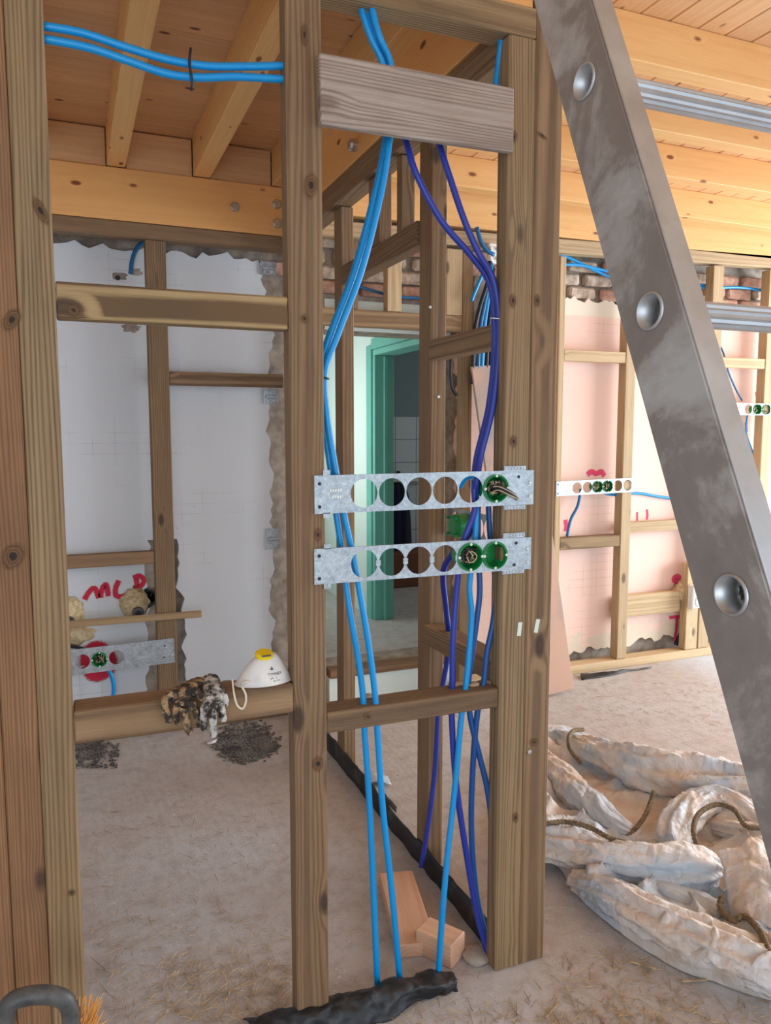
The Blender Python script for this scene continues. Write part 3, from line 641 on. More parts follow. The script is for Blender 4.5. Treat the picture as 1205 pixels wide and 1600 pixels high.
# ============================================================ CABLES ON THE FAR WALLS
def cab(Y, pts, mat, label, r=.008, cat='cable', name='cable'):
    return conduit(name, px(Y, *pts), mat, label, r, ribs=False, sides=8, cat=cat)
cab(3.84, [(204, 428), (207, 405), (216, 385), (232, 374)], 'steelblue', 'short blue cable hooking out of the white wall near its top', .010)
cab(3.82, [(262, 374), (300, 379), (345, 384), (390, 383), (438, 391)], 'steelblue', 'blue cable running under the top plate of the white wall', .010)
cab(3.80, [(95, 1010), (120, 1011), (138, 1019), (150, 1030)], 'blackcab', 'dark cable entering the green box in the low strip', .009)
cab(3.80, [(165, 1040), (174, 1055), (178, 1075), (176, 1094)], 'cyan', 'light blue conduit dropping from the low strip on the white wall', .010)
cab(3.83, [(556, 447), (575, 452), (600, 459), (625, 464), (660, 466)], 'steelblue', 'blue cable crossing the brick above the corridor opening')
for k, (m, lab) in enumerate((('violet', 'violet cable lying highest over the pink wall'), ('violet', 'violet cable lying second over the pink wall'), ('cyan', 'light blue cable slanting across the brick behind the ladder'), ('cyan', 'light blue cable lying lowest on the brick behind the ladder'))):
    P = [[(870, 381), (910, 382), (945, 391), (1000, 398), (1090, 412), (1140, 400)], [(870, 387), (915, 388), (950, 395), (1000, 404), (1100, 412), (1150, 399)],
         [(868, 394), (900, 408), (935, 425), (960, 434), (1010, 440), (1100, 446)], [(868, 414), (905, 414), (950, 424), (1000, 436), (1050, 445), (1100, 450)]][k]
    cab(3.82 - .006*k, P, m, lab, .009)
cab(3.83, [(1122, 450), (1150, 449), (1180, 452), (1215, 458)], 'cyan', 'light blue cable on the brick right of the ladder', .009)
cab(3.83, [(1118, 528), (1130, 550), (1138, 580), (1150, 608), (1160, 626)], 'steelblue', 'thin blue cable curving down to the bright strip', .006)
cab(3.82, [(1168, 648), (1166, 675), (1174, 700), (1184, 725), (1198, 736)], 'cyan', 'thin light blue cable looping below the bright strip', .006)
cab(3.80, [(908, 764), (903, 790), (892, 812), (886, 838)], 'steelblue', 'blue cable falling from the strip left of the ladder', .009)
cab(3.80, [(934, 762), (944, 770), (958, 773), (972, 772)], 'cyan', 'light blue cable leaving the strip towards the stud', .009)
cab(3.84, [(972, 772), (1000, 771), (1030, 776), (1060, 780)], 'cyan', 'light blue cable crossing the pink wall to the ladder', .009)
cab(3.84, [(1079, 950), (1073, 970), (1064, 990), (1056, 1008)], 'blackcab', 'thick dark cable below the white socket', .014)
# hanging bundle by the junction box
for k, (m, dx) in enumerate((('blackcab', 0), ('steelblue', 8), ('cyan', 14), ('blackcab', 21), ('blackcab', 27))):
    conduit('cable', pxy((766+dx*.2, 408+k*3, 3.70), (762+dx*.3, 440, 3.70), (750+dx*.8, 480, 3.70), (742+dx, 520, 3.70), (738+dx, 600, 3.70)), m, '%s cable in the drooping bundle under the white junction box' % ('black leftmost', 'dull blue', 'bright light blue', 'black middle', 'black rightmost')[k], .011, ribs=False, group='drooping cable bundle', cat='cable')
cab(3.70, [(745, 355), (752, 378), (762, 392), (772, 398)], 'steelblue', 'blue cable entering the white junction box from above', .012)
cab(3.70, [(768, 410), (754, 430), (744, 452), (737, 470)], 'cyan', 'short light blue cable left of the drooping bundle', .01)
cab(3.735, [(705, 560), (704, 585), (706, 605), (714, 618)], 'blackcab', 'dark cable hanging at the edge of the corridor opening', .010)
jb = thing('junction_box', 'small white junction box between the right stud and the violet conduits', 'junction box', at(772, 398, Y=3.70))
p = at(772, 398, Y=3.70); boxo('body', p.x-.03, p.x+.03, p.y, p.y+.03, p.z-.045, p.z+.06, 'white', jb, .004)
for k in range(4): disc('cable_gland', (p.x-.02+(k % 2)*.04, p.y-.001, p.z-.02+(k//2)*.05), .01, (0, -1, 0), .012, 'white', jb, 10)
boxo('panel', 2.05, 2.36, 3.743, 3.775, 1.78, 2.29, 'grout', rf, .004)
# white socket by the ladder
ws = thing('wall_socket', 'white surface socket under the pink spray mark, half behind the ladder', 'socket', at(1085, 930, Y=3.73))
p = at(1085, 930, Y=3.735)
boxo('body', p.x-.06, p.x+.05, p.y-.05, p.y, p.z-.075, p.z+.075, 'white', ws, .006)
disc('socket_face', (p.x-.005, p.y-.051, p.z-.03), .034, (0, -1, 0), .006, 'white', ws); disc('pin_hole', (p.x-.012, p.y-.0575, p.z-.03), .005, (0, -1, 0), .001, 'blackcab', ws, 8); disc('pin_hole', (p.x+.008, p.y-.0575, p.z-.03), .005, (0, -1, 0), .001, 'blackcab', ws, 8)
disc('socket_face', (p.x-.005, p.y-.051, p.z+.04), .03, (0, -1, 0), .006, 'white', ws)
q = at(1068, 925, Y=3.8); o = blob('foam_lump', (q.x, 3.81, q.z), (.06, .05, .07), 'foam', ws, .25, 3, 2)

# ============================================================ SPRAY MARKS ON THE WALLS
def stroke(pts, w, mat, Y=YW-.0215, closed=False):
    P = catmull([at(x, y, Y=Y) for x, y in pts], 6); bm = bmesh.new(); uvl = bm.loops.layers.uv.new('UVMap'); rows = []
    for i, p in enumerate(P):
        a = P[max(i-1, 0)]; b = P[min(i+1, len(P)-1)]; t = (b-a).normalized(); q = Vector((-t.z, 0, t.x))
        e = 1.0
        rows.append([bm.verts.new(p+q*w*(k-2)/4*e) for k in range(5)])
    for i, (A, B) in enumerate(zip(rows, rows[1:])):
        for k in range(4):
            f = bm.faces.new((A[k], A[k+1], B[k+1], B[k]))
            for lp, vv in zip(f.loops, (k/4, (k+1)/4, (k+1)/4, k/4)): lp[uvl].uv = (i*.1, vv)
    me = mesh_from(bm, 'spray_mark'); return link('spray_mark', me, mat, wb)
R_ = 'redpaint'
ws_ = .034
for s in ([(132, 937), (140, 924), (148, 919), (152, 928), (154, 935)], [(157, 934), (159, 922), (165, 913), (168, 922), (169, 932)], [(186, 907), (181, 918), (181, 930), (188, 932), (199, 930)],
          [(213, 928), (214, 915), (213, 904)], [(208, 903), (217, 900), (224, 904), (224, 911), (218, 917), (208, 919)]): stroke(s, ws_, R_)
stroke([(134, 1040), (136, 1020), (148, 1010), (160, 1012), (172, 1025), (174, 1042), (160, 1055), (144, 1056), (134, 1040)], .07, R_)
stroke([(222, 925), (232, 935), (240, 945)], .10, 'blackpaint'); stroke([(230, 936), (245, 925), (257, 920)], .07, 'blackpaint'); stroke([(222, 930), (238, 934), (250, 936)], .09, 'blackpaint')
stroke([(108, 938), (116, 945), (120, 958)], .07, 'blackpaint')
K_ = 'pinkpaint'
stroke([(918, 742), (924, 737), (932, 740), (940, 737), (945, 744)], .045, K_)
stroke([(884, 812), (885, 822), (884, 830)], .04, K_)
for s, w in (([(1055, 925), (1058, 912), (1053, 905), (1058, 901), (1064, 905), (1062, 915)], .05), ([(1057, 915), (1056, 925)], .05), ([(1046, 965), (1058, 964), (1072, 964)], .03), ([(1058, 966), (1057, 985), (1054, 1002)], .03), ([(1011, 796), (1012, 804), (1011, 812)], .025), ([(996, 800), (996, 808), (996, 814)], .02), ([(1166, 660), (1167, 675)], .03), ([(1182, 612), (1183, 620)], .03)): stroke(s, w, K_)

# foam lumps with pipe stubs on the white wall
def foam_pipe(x, y, s, lab, seed):
    p = at(x, y, Y=3.84); t = thing('foam_pipe_stub', lab, 'pipe stub', (p.x, 3.84, p.z))
    blob('foam', (p.x, 3.855, p.z), (s, .05, s*1.05), 'foam', t, .28, 2.5, seed)
    disc('pipe', (p.x+.01, 3.815, p.z-.035), .027, (0, -1, 0), .03, 'brass', t); disc('pipe_bore', (p.x+.01, 3.784, p.z-.035), .015, (0, -1, 0), .003, 'blackcab', t)
foam_pipe(211, 943, .066, 'ball of yellowish foam round a pipe stub below the red letters', 1)
foam_pipe(104, 958, .075, 'yellowish foam and pipe stub half behind the left post', 6)
blob('foam_smear', (at(125, 992, Y=3.86).x-.02, 3.87, at(125, 992, Y=3.86).z), (.10, .03, .05), 'foam', wb, .3, 3, 9)
for (x, y, s) in ((186, 432, .04), (205, 512, .045), (213, 425, .03)):
    q = at(x, y, Y=YW-.02); blob('plaster_patch', (q.x, YW-.018, q.z), (s, .004, s*.6), 'grout', wb, .4, 2, x)
q = at(184, 434, Y=YW-.022); disc('wall_hole', (q.x, YW-.021, q.z), .012, (0, -1, 0), .002, 'blackcab', wb)
l = beam('lath', at(100, 976, Y=3.725), at(315, 959, Y=3.725), .033, .012, 'lath', None, (0, 0, 1)); tag(l, 'thin timber lath nailed level across the white wall stud', 'lath')
# galvanised brackets at the partition end
for (x0, y0, x1, y1, lab) in ((408, 406, 440, 430, 'galvanised bracket highest on the white wall by the centre post'), (413, 608, 443, 631, 'galvanised bracket just below the short rail on the white wall'), (417, 827, 447, 858, 'galvanised bracket lowest on the white wall, beside the bare edge')):
    a = at(x0, y0, Y=3.83); b = at(x1, y1, Y=3.83); br = thing('bracket', lab, 'bracket', (a.x, 3.84, b.z))
    cx = (a.x+.99)/2
    boxo('plate', a.x, .99, 3.852, 3.855, b.z, a.z, 'galv', br, 0)
    boxo('rib', a.x+.01, .985, 3.845, 3.853, (a.z+b.z)/2-.008, (a.z+b.z)/2+.008, 'galv', br, .002)
    for dx in (.02, .05): disc('screw', (a.x+dx, 3.852, b.z+.014), .006, (0, -1, 0), .005, 'rust', br, 8)

# ============================================================ LEANING SHEET
lb = beam('leaning_board', (2.37, 3.455, .012), (2.19, 3.70, 1.82), .36, .018, 'sheet', None, (1, 0, .1)); tag(lb, 'pinkish board with grey stains leaning behind the right double stud', 'board')

# ============================================================ LADDER
XL = .53; k_ = XL/.55
A0 = Vector((XL, .744*k_, H+(1.923-H)*k_)); A1 = Vector((XL, .4725*k_, H+(1.311-H)*k_)); dirL = (A0-A1).normalized()
perp = Vector((0, dirL.z, -dirL.y)).normalized()     # away from camera
if perp.y < 0: perp = -perp
foot = A1-dirL*(A1.z/dirL.z); top = A1+dirL*((2.55-A1.z)/dirL.z)
ld = thing('ladder', 'grey aluminium ladder standing close in front on the right', 'ladder', foot)
WF = .086*.97
# three tilted faces make a channel: web (facing left), near flange, far flange
def stile(X, s):
    c = Vector((X, 0, 0))-Vector((XL, 0, 0))
    w0 = foot+c+perp*WF/2; w1 = top+c+perp*WF/2
    o = beam('stile', w0+Vector((.0125*s, 0, 0)), w1+Vector((.0125*s, 0, 0)), WF, .025, 'alud', ld, tuple(perp), .003); return o
stile(XL, 1); stile(XL+.52, 1)
for X in (XL, XL+.52): beam('flange', foot+Vector((X-XL+.013, -.001, 0)), top+Vector((X-XL+.013, -.001, 0)), .0265, .003, 'alu', ld, (1, 0, 0), .001)
hA = at(1016, 486, X=XL); s0 = (hA-foot).dot(dirL); w_off = (hA-foot).dot(perp)
for k in range(-5, 5):
    c = foot+dirL*(s0+k*.2835)+perp*w_off
    if c.z < .1 or c.z > 2.45: continue
    # ribbed rung
    bm = bmesh.new(); n = 28
    prof = [(.0140+.0008*(1 if j % 2 else -1))*1.0 for j in range(n)]
    ring = lambda x: [bm.verts.new((x, math.cos(2*PI*j/n)*prof[j], math.sin(2*PI*j/n)*prof[j]*.92)) for j in range(n)]
    a = ring(.024); b = ring(.52)
    for j in range(n): bm.faces.new((a[j], a[(j+1) % n], b[(j+1) % n], b[j]))
    link('rung', mesh_from(bm, 'rung'), 'alu', ld, c)
    # flared rung end in the web: rim ring and dark recess
    bm = bmesh.new()
    ellipse_lathe(bm, [(.0192, 0), (.0180, .0018), (.0162, .0016), (.0158, -.030)], (0, 0, 0), (0, 1, 0), (-1, 0, 0), 28)
    link('rung_end', mesh_from(bm, 'rung_end'), 'alu', ld, c+Vector((-.0006, 0, 0)), smooth=True)
LADDER_HOLES = [foot+dirL*(s0+k*.2835)+perp*w_off for k in range(-5, 5)]
settle()
# cut the web where the rung ends open
st = [o for o in ld.children if o.name.startswith('stile')][0]
bpy.context.view_layer.update()
cut = bmesh.new()
for c in LADDER_HOLES:
    if c.z < .1 or c.z > 2.45: continue
    m = Matrix.Translation(c+Vector((0, 0, 0))) @ Matrix.Rotation(PI/2, 4, 'Y'); bmesh.ops.create_cone(cut, cap_ends=True, segments=28, radius1=.0164, radius2=.0164, depth=.06, matrix=m)
cme = mesh_from(cut, 'cutter'); cob = bpy.data.objects.new('cutter', cme); COL.objects.link(cob)
md = st.modifiers.new('b', 'BOOLEAN'); md.object = cob; md.operation = 'DIFFERENCE'; md.solver = 'EXACT'
bpy.context.view_layer.update()
nm = bpy.data.meshes.new_from_object(st.evaluated_get(bpy.context.evaluated_depsgraph_get())); st.modifiers.clear(); st.data = nm
bpy.data.objects.remove(cob)

# ============================================================ MASK
def mask():
    c = at(411, 1066, Y=1.71); t = thing('respirator_mask', 'white cup dust mask with a yellow valve resting on the low left rail', 'mask', (c.x, 1.715, .872))
    bm = bmesh.new(); n = 40; rows = []
    prof = [(1.04, 0.0, 0), (1.0, .001, 0), (.97, .004, 0), (.90, .014, .002), (.76, .030, .003), (.60, .046, .005), (.44, .058, .007), (.30, .064, .009), (.1, .066, .009), (0.01, .066, .009)]
    for r, h, sh in prof:
        rows.append([])
        for k in range(n):
            a = 2*PI*k/n; x = math.cos(a)*.066*r; y = math.sin(a)*.040*r
            x *= 1+.05*math.cos(3*a); rows[-1].append(bm.verts.new((x+sh, y, h+.004*math.cos(a)*(1-r))))
    for A, B in zip(rows, rows[1:]):
        for k in range(n): bm.faces.new((A[k], A[(k+1) % n], B[(k+1) % n], B[k]))
    o = link('cup', mesh_from(bm, 'cup'), 'maskw', t, (c.x, 1.716, .874), smooth=True)
    v = disc('valve', (c.x+.004, 1.712, .936), .021, (0, -.25, 1), .010, 'yellow', t, 28)
    boxo('valve_slit', c.x-.006, c.x+.015, 1.689, 1.692, .940, .943, 'ink', t)
    boxo('strap_anchor', c.x+.022, c.x+.032, 1.722, 1.73, .93, .938, 'blackcab', t, .002)
    P = px(1.668, (366, 1066), (366, 1085), (371, 1102), (379, 1107), (384, 1098), (384, 1085), (379, 1074))
    P = [Vector((p.x, 1.668 if i > 0 else 1.69, p.z)) for i, p in enumerate(P)]; P[-1].y = 1.672
    bm = bmesh.new(); Q = catmull(P, 8); rr = []
    for i, p in enumerate(Q):
        rr.append([bm.verts.new(p+Vector((-.0013, -.0013, 0))), bm.verts.new(p+Vector((.0013, -.0013, 0))), bm.verts.new(p+Vector((.0013, .0022, 0))), bm.verts.new(p+Vector((-.0013, .0022, 0)))])
        tt = (Q[min(i+1, len(Q)-1)]-Q[max(i-1, 0)]).normalized(); q = Vector((-tt.z, 0, tt.x))*.0022
        for k, (sg, yy) in enumerate(((1, -.001), (-1, -.001), (-1, .001), (1, .001))): rr[-1][k].co = p+q*sg+Vector((0, yy, 0))
    for A, B in zip(rr, rr[1:]):
        for k in range(4): bm.faces.new((A[k], A[(k+1) % 4], B[(k+1) % 4], B[k]))
    link('strap', mesh_from(bm, 'strap'), 'strap', t)
    conduit('strap', [Vector((c.x-.05, 1.70, .875)), Vector((c.x-.058, 1.69, .884)), Vector((c.x-.045, 1.685, .889)), Vector((c.x-.03, 1.69, .886))], 'strap', None, .0022, ribs=False, parent=t)
    for s, sz, dz, dx in (('\u25B2', .011, .034, .012), ('TYMNEX', .0085, .022, .006), ('LM   2', .0065, .014, .010), ('EN 149', .005, .008, .018)):
        cu = bpy.data.curves.new('txt', 'FONT'); cu.body = s; cu.size = sz; cu.extrude = .0001
        to = bpy.data.objects.new('txt', cu); COL.objects.link(to); bpy.context.view_layer.update()
        me = bpy.data.meshes.new_from_object(to.evaluated_get(bpy.context.evaluated_depsgraph_get())); bpy.data.objects.remove(to)
        if s == '\u25B2':
            bm = bmesh.new(); bm.faces.new([bm.verts.new(q) for q in ((0, 0, 0), (.008, 0, 0), (.004, .008, 0))]); me = mesh_from(bm, 'tri')
        me.materials.clear()
        # wrap onto the slanted cup front
        for vv in me.vertices:
            x, z = vv.co.x+dx, vv.co.y+dz
            r = None
            for (r0, h0, s0_), (r1, h1, s1_) in zip(prof, prof[1:]):
                if h0 <= z <= h1 and h1 > h0: u = (z-h0)/(h1-h0); r = r0+(r1-r0)*u; sh = s0_+(s1_-s0_)*u; break
            if r is None: r = .3; sh = 0
            q = max(0, 1-((x-sh)/(.066*r))**2); vv.co = Vector((x, -.040*r*math.sqrt(q)-.0012, z))
        link('print', me, 'ink', t, (c.x, 1.716, .874))
mask()

# ============================================================ GLOVES
def glove(name, chains, label, mat, tagmat):
    """chains: list of (points, radii) in world coordinates; first chain is the palm"""
    t = thing(name, label, 'glove', chains[0][0][0])
    verts, edges, rad = [], [], []
    palm, pr = chains[0]
    for i, p in enumerate(palm):
        verts.append(p); rad.append(pr[i])
        if i: edges.append((i-1, i))
    for pts, rr, root in chains[1:]:
        prev = root
        for p, r in zip(pts, rr):
            verts.append(p); rad.append((r, r)); edges.append((prev, len(verts)-1)); prev = len(verts)-1
    me = bpy.data.meshes.new('body'); me.from_pydata([tuple(v) for v in verts], edges, [])
    o = bpy.data.objects.new('body', me); COL.objects.link(o)
    sk = o.modifiers.new('skin', 'SKIN'); sd = o.modifiers.new('sub', 'SUBSURF'); sd.levels = 2; sd.render_levels = 2
    for i, sv in enumerate(me.skin_vertices[0].data): sv.radius = rad[i]; sv.use_root = (i == 0)
    bpy.context.view_layer.update()
    nme = bpy.data.meshes.new_from_object(o.evaluated_get(bpy.context.evaluated_depsgraph_get())); bpy.data.objects.remove(o)
    for v in nme.vertices: v.co += Vector([.0025*noise.fractal(v.co*90+Vector((i*11, 0, 0)), .8, 2, 3) for i in range(3)])
    nme.materials.clear(); o = link('body', nme, mat, t, smooth=True)
    return t
def gpts(Y, *l): return [at(x, y, Y=Y) for x, y in l]
def G(l): return [at(x, y, Y=Y) for x, y, Y in l]
zr = .872
glove('work_glove', [(G([(322, 1062, 1.745), (302, 1068, 1.715), (284, 1078, 1.682), (280, 1090, 1.662)]), [(.014, .010), (.022, .009), (.027, .009), (.026, .009)]),
    (G([(262, 1086, 1.664), (256, 1103, 1.656), (262, 1120, 1.654), (266, 1134, 1.656)]), [.0085, .0085, .0085, .007], 2),
    (G([(275, 1104, 1.655), (274, 1119, 1.650), (280, 1134, 1.652)]), [.0085, .0085, .007], 3),
    (G([(287, 1108, 1.648), (291, 1128, 1.640), (298, 1149, 1.644)]), [.0090, .0090, .0075], 3),
    (G([(300, 1100, 1.654), (309, 1118, 1.648), (313, 1136, 1.650)]), [.0085, .0085, .007], 3),
    (G([(310, 1083, 1.668), (322, 1095, 1.656), (326, 1110, 1.654)]), [.0090, .0090, .0075], 2)],
    'brown soiled work glove draped over the low left rail, the left of the pair', 'glovet', None)
glove('work_glove', [(G([(326, 1054, 1.755), (330, 1062, 1.728), (334, 1074, 1.690), (334, 1086, 1.660)]), [(.016, .009), (.021, .009), (.024, .010), (.022, .009)]),
    (G([(320, 1103, 1.640), (318, 1124, 1.632), (318, 1144, 1.636)]), [.0088, .0088, .007], 3),
    (G([(331, 1108, 1.632), (333, 1130, 1.626), (334, 1156, 1.632)]), [.0090, .0090, .007], 3),
    (G([(341, 1100, 1.645), (347, 1114, 1.642), (350, 1128, 1.648)]), [.0090, .0090, .0075], 3),
    (G([(346, 1080, 1.672), (352, 1092, 1.662), (352, 1104, 1.660)]), [.0085, .0085, .007], 2)],
    'grey white soiled work glove on the low left rail, the right of the pair', 'glove', None)

# ============================================================ FLOOR THINGS
# membrane strip along the partition base and the crumpled hump under the near frame
def loft(name, rows, mat, nu=5, nv=5, thick=.004, amp=.0, f=8, parent=None, seed=0):
    R = [catmull([Vector(p) for p in r], nu) for r in rows]; G_ = [catmull([r[i] for r in R], nv) for i in range(len(R[0]))]
    bm = bmesh.new(); V = []
    for col in G_:
        V.append([])
        for p in col:
            q = p+Vector([amp*noise.fractal(p*f+Vector((seed+i*5, i*3, 0)), .9, 2, 4) for i in range(3)]) if amp else p
            if q.z < .002 and p.z > -.01: q.z = .002
            V[-1].append(bm.verts.new(q))
    for a, b in zip(V, V[1:]):
        for k in range(len(a)-1): bm.faces.new((a[k], a[k+1], b[k+1], b[k]))
    bmesh.ops.recalc_face_normals(bm, faces=bm.faces)
    o = link(name, mesh_from(bm, name), mat, parent, smooth=True)
    if thick: m = o.modifiers.new('s', 'SOLIDIFY'); m.thickness = thick
    return o
o = loft('damp_membrane', [[(1.035, y, .002) for y in (1.75, 2.1, 2.5, 3.0, 3.6)], [(1.040, y, .06+.012*math.sin(y*9)) for y in (1.75, 2.1, 2.5, 3.0, 3.6)], [(1.052, y, .066+.01*math.sin(y*9)) for y in (1.75, 2.1, 2.5, 3.0, 3.6)], [(1.053, y, .002) for y in (1.75, 2.1, 2.5, 3.0, 3.6)]], 'black', 12, 3, .002, .006, 14)
tag(o, 'black membrane strip standing along the base of the partition', 'membrane')
zs = lambda l: [at(x, y, Z=z) for x, y, z in l]
o = loft('crumpled_membrane', [zs([(380, 1592, .004), (480, 1570, .004), (560, 1552, .004), (640, 1524, .004), (700, 1520, .004)]), zs([(385, 1594, .02), (480, 1572, .05), (560, 1550, .055), (645, 1522, .05), (705, 1515, .03)]), zs([(390, 1606, .02), (480, 1588, .045), (570, 1566, .05), (650, 1545, .045), (712, 1532, .03)]), zs([(395, 1620, .004), (480, 1622, .004), (580, 1603, .004), (655, 1572, .004), (715, 1548, .004)])], 'black', 16, 12, .003, .013, 13)
tag(o, 'crumpled black membrane on the floor at the foot of the frame', 'membrane')
# plank block and small cube
def box_on(name, a, b, c_, h, mat, label, z0=0.0):
    a, b, c_ = Vector(a), Vector(b), Vector(c_); L = (c_-b); w = (b-a)
    m = (a+c_)/2
    o = beam(name, (a+b)/2+Vector((0, 0, z0+h/2)), (a+b)/2+L+Vector((0, 0, z0+h/2)), w.length, h, mat, None, tuple(w.normalized()), .003); return tag(o, label, 'wood offcut')
p1, p2, p3 = at(592, 1362, Z=.04), at(645, 1361, Z=.04), at(682, 1474, Z=.04); p1.z = p2.z = p3.z = 0
box_on('wood_offcut', p1, p2, p3, .04, 'offcut', 'flat pinkish wood offcut lying on the floor behind the blue conduits')
p1, p2, p3 = at(657, 1470, Z=.095), at(738, 1472, Z=.095), at(745, 1480, Z=.095)
cb = Vector((.905, 1.80, 0))
o = beam('wood_offcut', (.872, 1.85, .035), (.935, 1.752, .035), .075, .07, 'offcut', None, (1, .4, 0), .003); tag(o, 'short cube of pinkish wood at the foot of the right stud', 'wood offcut')
o = blob('rubble_stone', (.985, 1.745, .012), (.035, .04, .018), 'grout', None, .2, 2, 4); tag(o, 'small grey mortar lump next to the wood cube', 'rubble')
o = loft('plastic_scrap', [zs([(560, 1215, .01), (585, 1207, .03), (605, 1212, .01)]), zs([(565, 1225, .01), (590, 1222, .02), (612, 1226, .01)])], 'plastic_clear', 5, 5, .001, .004, 20); tag(o, 'thin clear plastic scrap on the floor behind the pair of light blue conduits', 'plastic')
o = loft('rubber_scrap', [zs([(600, 1238, .012), (612, 1252, .014), (621, 1262, .01)]), zs([(597, 1243, .008), (608, 1258, .008), (620, 1270, .008)])], 'darkscrap', 5, 4, .003, .002, 20); tag(o, 'small dark strip of scrap by the partition base', 'scrap')
o = loft('black_strip', [zs([(908, 1053, .012), (950, 1050, .02), (985, 1046, .015), (1018, 1042, .012)]), zs([(908, 1062, .006), (950, 1056, .006), (985, 1049, .006), (1018, 1044, .006)])], 'black', 6, 4, .002, .006, 20); tag(o, 'thin black membrane scrap on the floor before the pink wall', 'membrane')
# paper stickers and screws on the double stud
for (x, y, Yp) in ((812, 983, D-.0012), (839, 978, D-.0012)):
    p = at(x, y, Y=Yp); o = boxo('paper_sticker', -.006, .006, -.0005, .0005, -.018, .018, 'paper'); o.location = p; o.rotation_euler = (0, .12 if x < 820 else .2, 0)
    tag(o, 'small pale paper strip on the double stud, ' + ('left one' if x < 820 else 'right one'), 'sticker')
for i, (x, y) in enumerate(((834, 1514), (827, 1175))): disc('screw', at(x, y, Y=D-.001), .006, (0, -1, 0), .003, 'rust', ff, 12)
for i, (x, y) in enumerate(((672, 480), (685, 620))): p = at(x, y, Y=2.198); disc('screw', p, .005, (0, -1, 0), .003, 'rust', pf, 10)
def knot_mat():
    g = NT('knot'); v = g.coords(rand=False); oi = g.n('ShaderNodeObjectInfo').outputs['Random']
    n = g.noise(v, 1.6, 3, .6)
    r = g.math('ADD', g.n('ShaderNodeVectorMath', {0: v}, operation='LENGTH').outputs['Value'], g.math('MULTIPLY', g.math('SUBTRACT', n, .5), .5))
    w = g.math('MULTIPLY_ADD', g.math('SINE', g.math('MULTIPLY', r, 26.0)), .5, .5)
    c = g.mix(w, c4(srgb(84, 58, 38)), c4(srgb(128, 92, 58)))
    c = g.mix(g.ramp(r, [(.22, (1, 1, 1)), (.36, (0, 0, 0))]), c, c4(srgb(44, 30, 22)))
    g.set(g.b, 'Base Color', c); g.set(g.b, 'Roughness', .8)
    g.set(g.b, 'Alpha', g.ramp(r, [(.45, (.9,)*3), (.92, (0, 0, 0))])); return g.m
M['knot'] = knot_mat()
kme = bpy.data.meshes.new('knot'); kme.from_pydata([(math.cos(2*PI*k/20)*1.1, 0, math.sin(2*PI*k/20)*1.1) for k in range(20)], [], [tuple(range(20))]); kme.materials.append(M['knot'])
for x, y, w, h, rot in ((486, 290, .020, .035, .2), (476, 498, .012, .013, 0), (497, 836, .012, .02, 0), (497, 1194, .018, .024, 0), (476, 55, .010, .030, 0), (803, 214, .013, .020, .3), (802, 470, .013, .022, 0), (803, 690, .014, .020, 0), (848, 212, .006, .022, -1.1), (835, 1160, .016, .014, 0), (806, 1278, .012, .02, 0), (64, 330, .014, .034, -.4), (18, 500, .018, .030, .6), (20, 870, .026, .034, .5), (112, 1395, .010, .010, 0), (115, 485, .016, .014, .3), (575, 1120, .012, .010, .5), (840, 470, .012, .02, 0)):
    o = bpy.data.objects.new('knot', kme); COL.objects.link(o); o.parent = ff; o.location = at(x, y, Y=D-.0028); o.scale = (w, 1, h); o.rotation_euler = (0, rot, 0)
# conduit sealing crumbs on the middle rail
for i, (x, y) in enumerate(((705, 1066), (722, 1068), (740, 1070), (757, 1066), (575, 1088))): p = at(x, y, Z=.79); blob('sawdust', (p.x, min(max(p.y, 1.69), 1.75), .791), (.018, .014, .006), 'straw', ff, .4, 3, i, 2)

# bottom left: dark hooked handle and bristles
hb = thing('broom', 'dark grey hooked plastic broom head with orange bristles in the bottom left corner', 'broom', (-.12, 1.55, .1))
P = pxy((8, 1612, 1.48), (14, 1570, 1.48), (45, 1556, 1.48), (85, 1556, 1.48), (108, 1572, 1.48), (112, 1620, 1.48)); 
bm = bmesh.new(); tube_bm(bm, catmull(P, 8), .017, 12); link('handle', mesh_from(bm, 'handle'), 'darkscrap', hb, smooth=True)
bm = bmesh.new(); rr = random.Random(3)
for k in range(160):
    x = rr.choice((rr.uniform(118, 160), rr.uniform(-10, 14))); b0 = at(x*.6+40 if x > 50 else x, 1625, Y=1.50); tip = at(x+rr.uniform(-8, 12), rr.uniform(1552, 1600) if x > 50 else rr.uniform(1560, 1600), Y=1.50+rr.uniform(-.03, .03))
    tube_bm(bm, [b0, (b0+tip)/2+Vector((rr.uniform(-.004, .004), 0, 0)), tip], .0011, 4)
o = link('bristles', mesh_from(bm, 'bristles'), 'bristle', hb); o['kind'] = 'stuff'

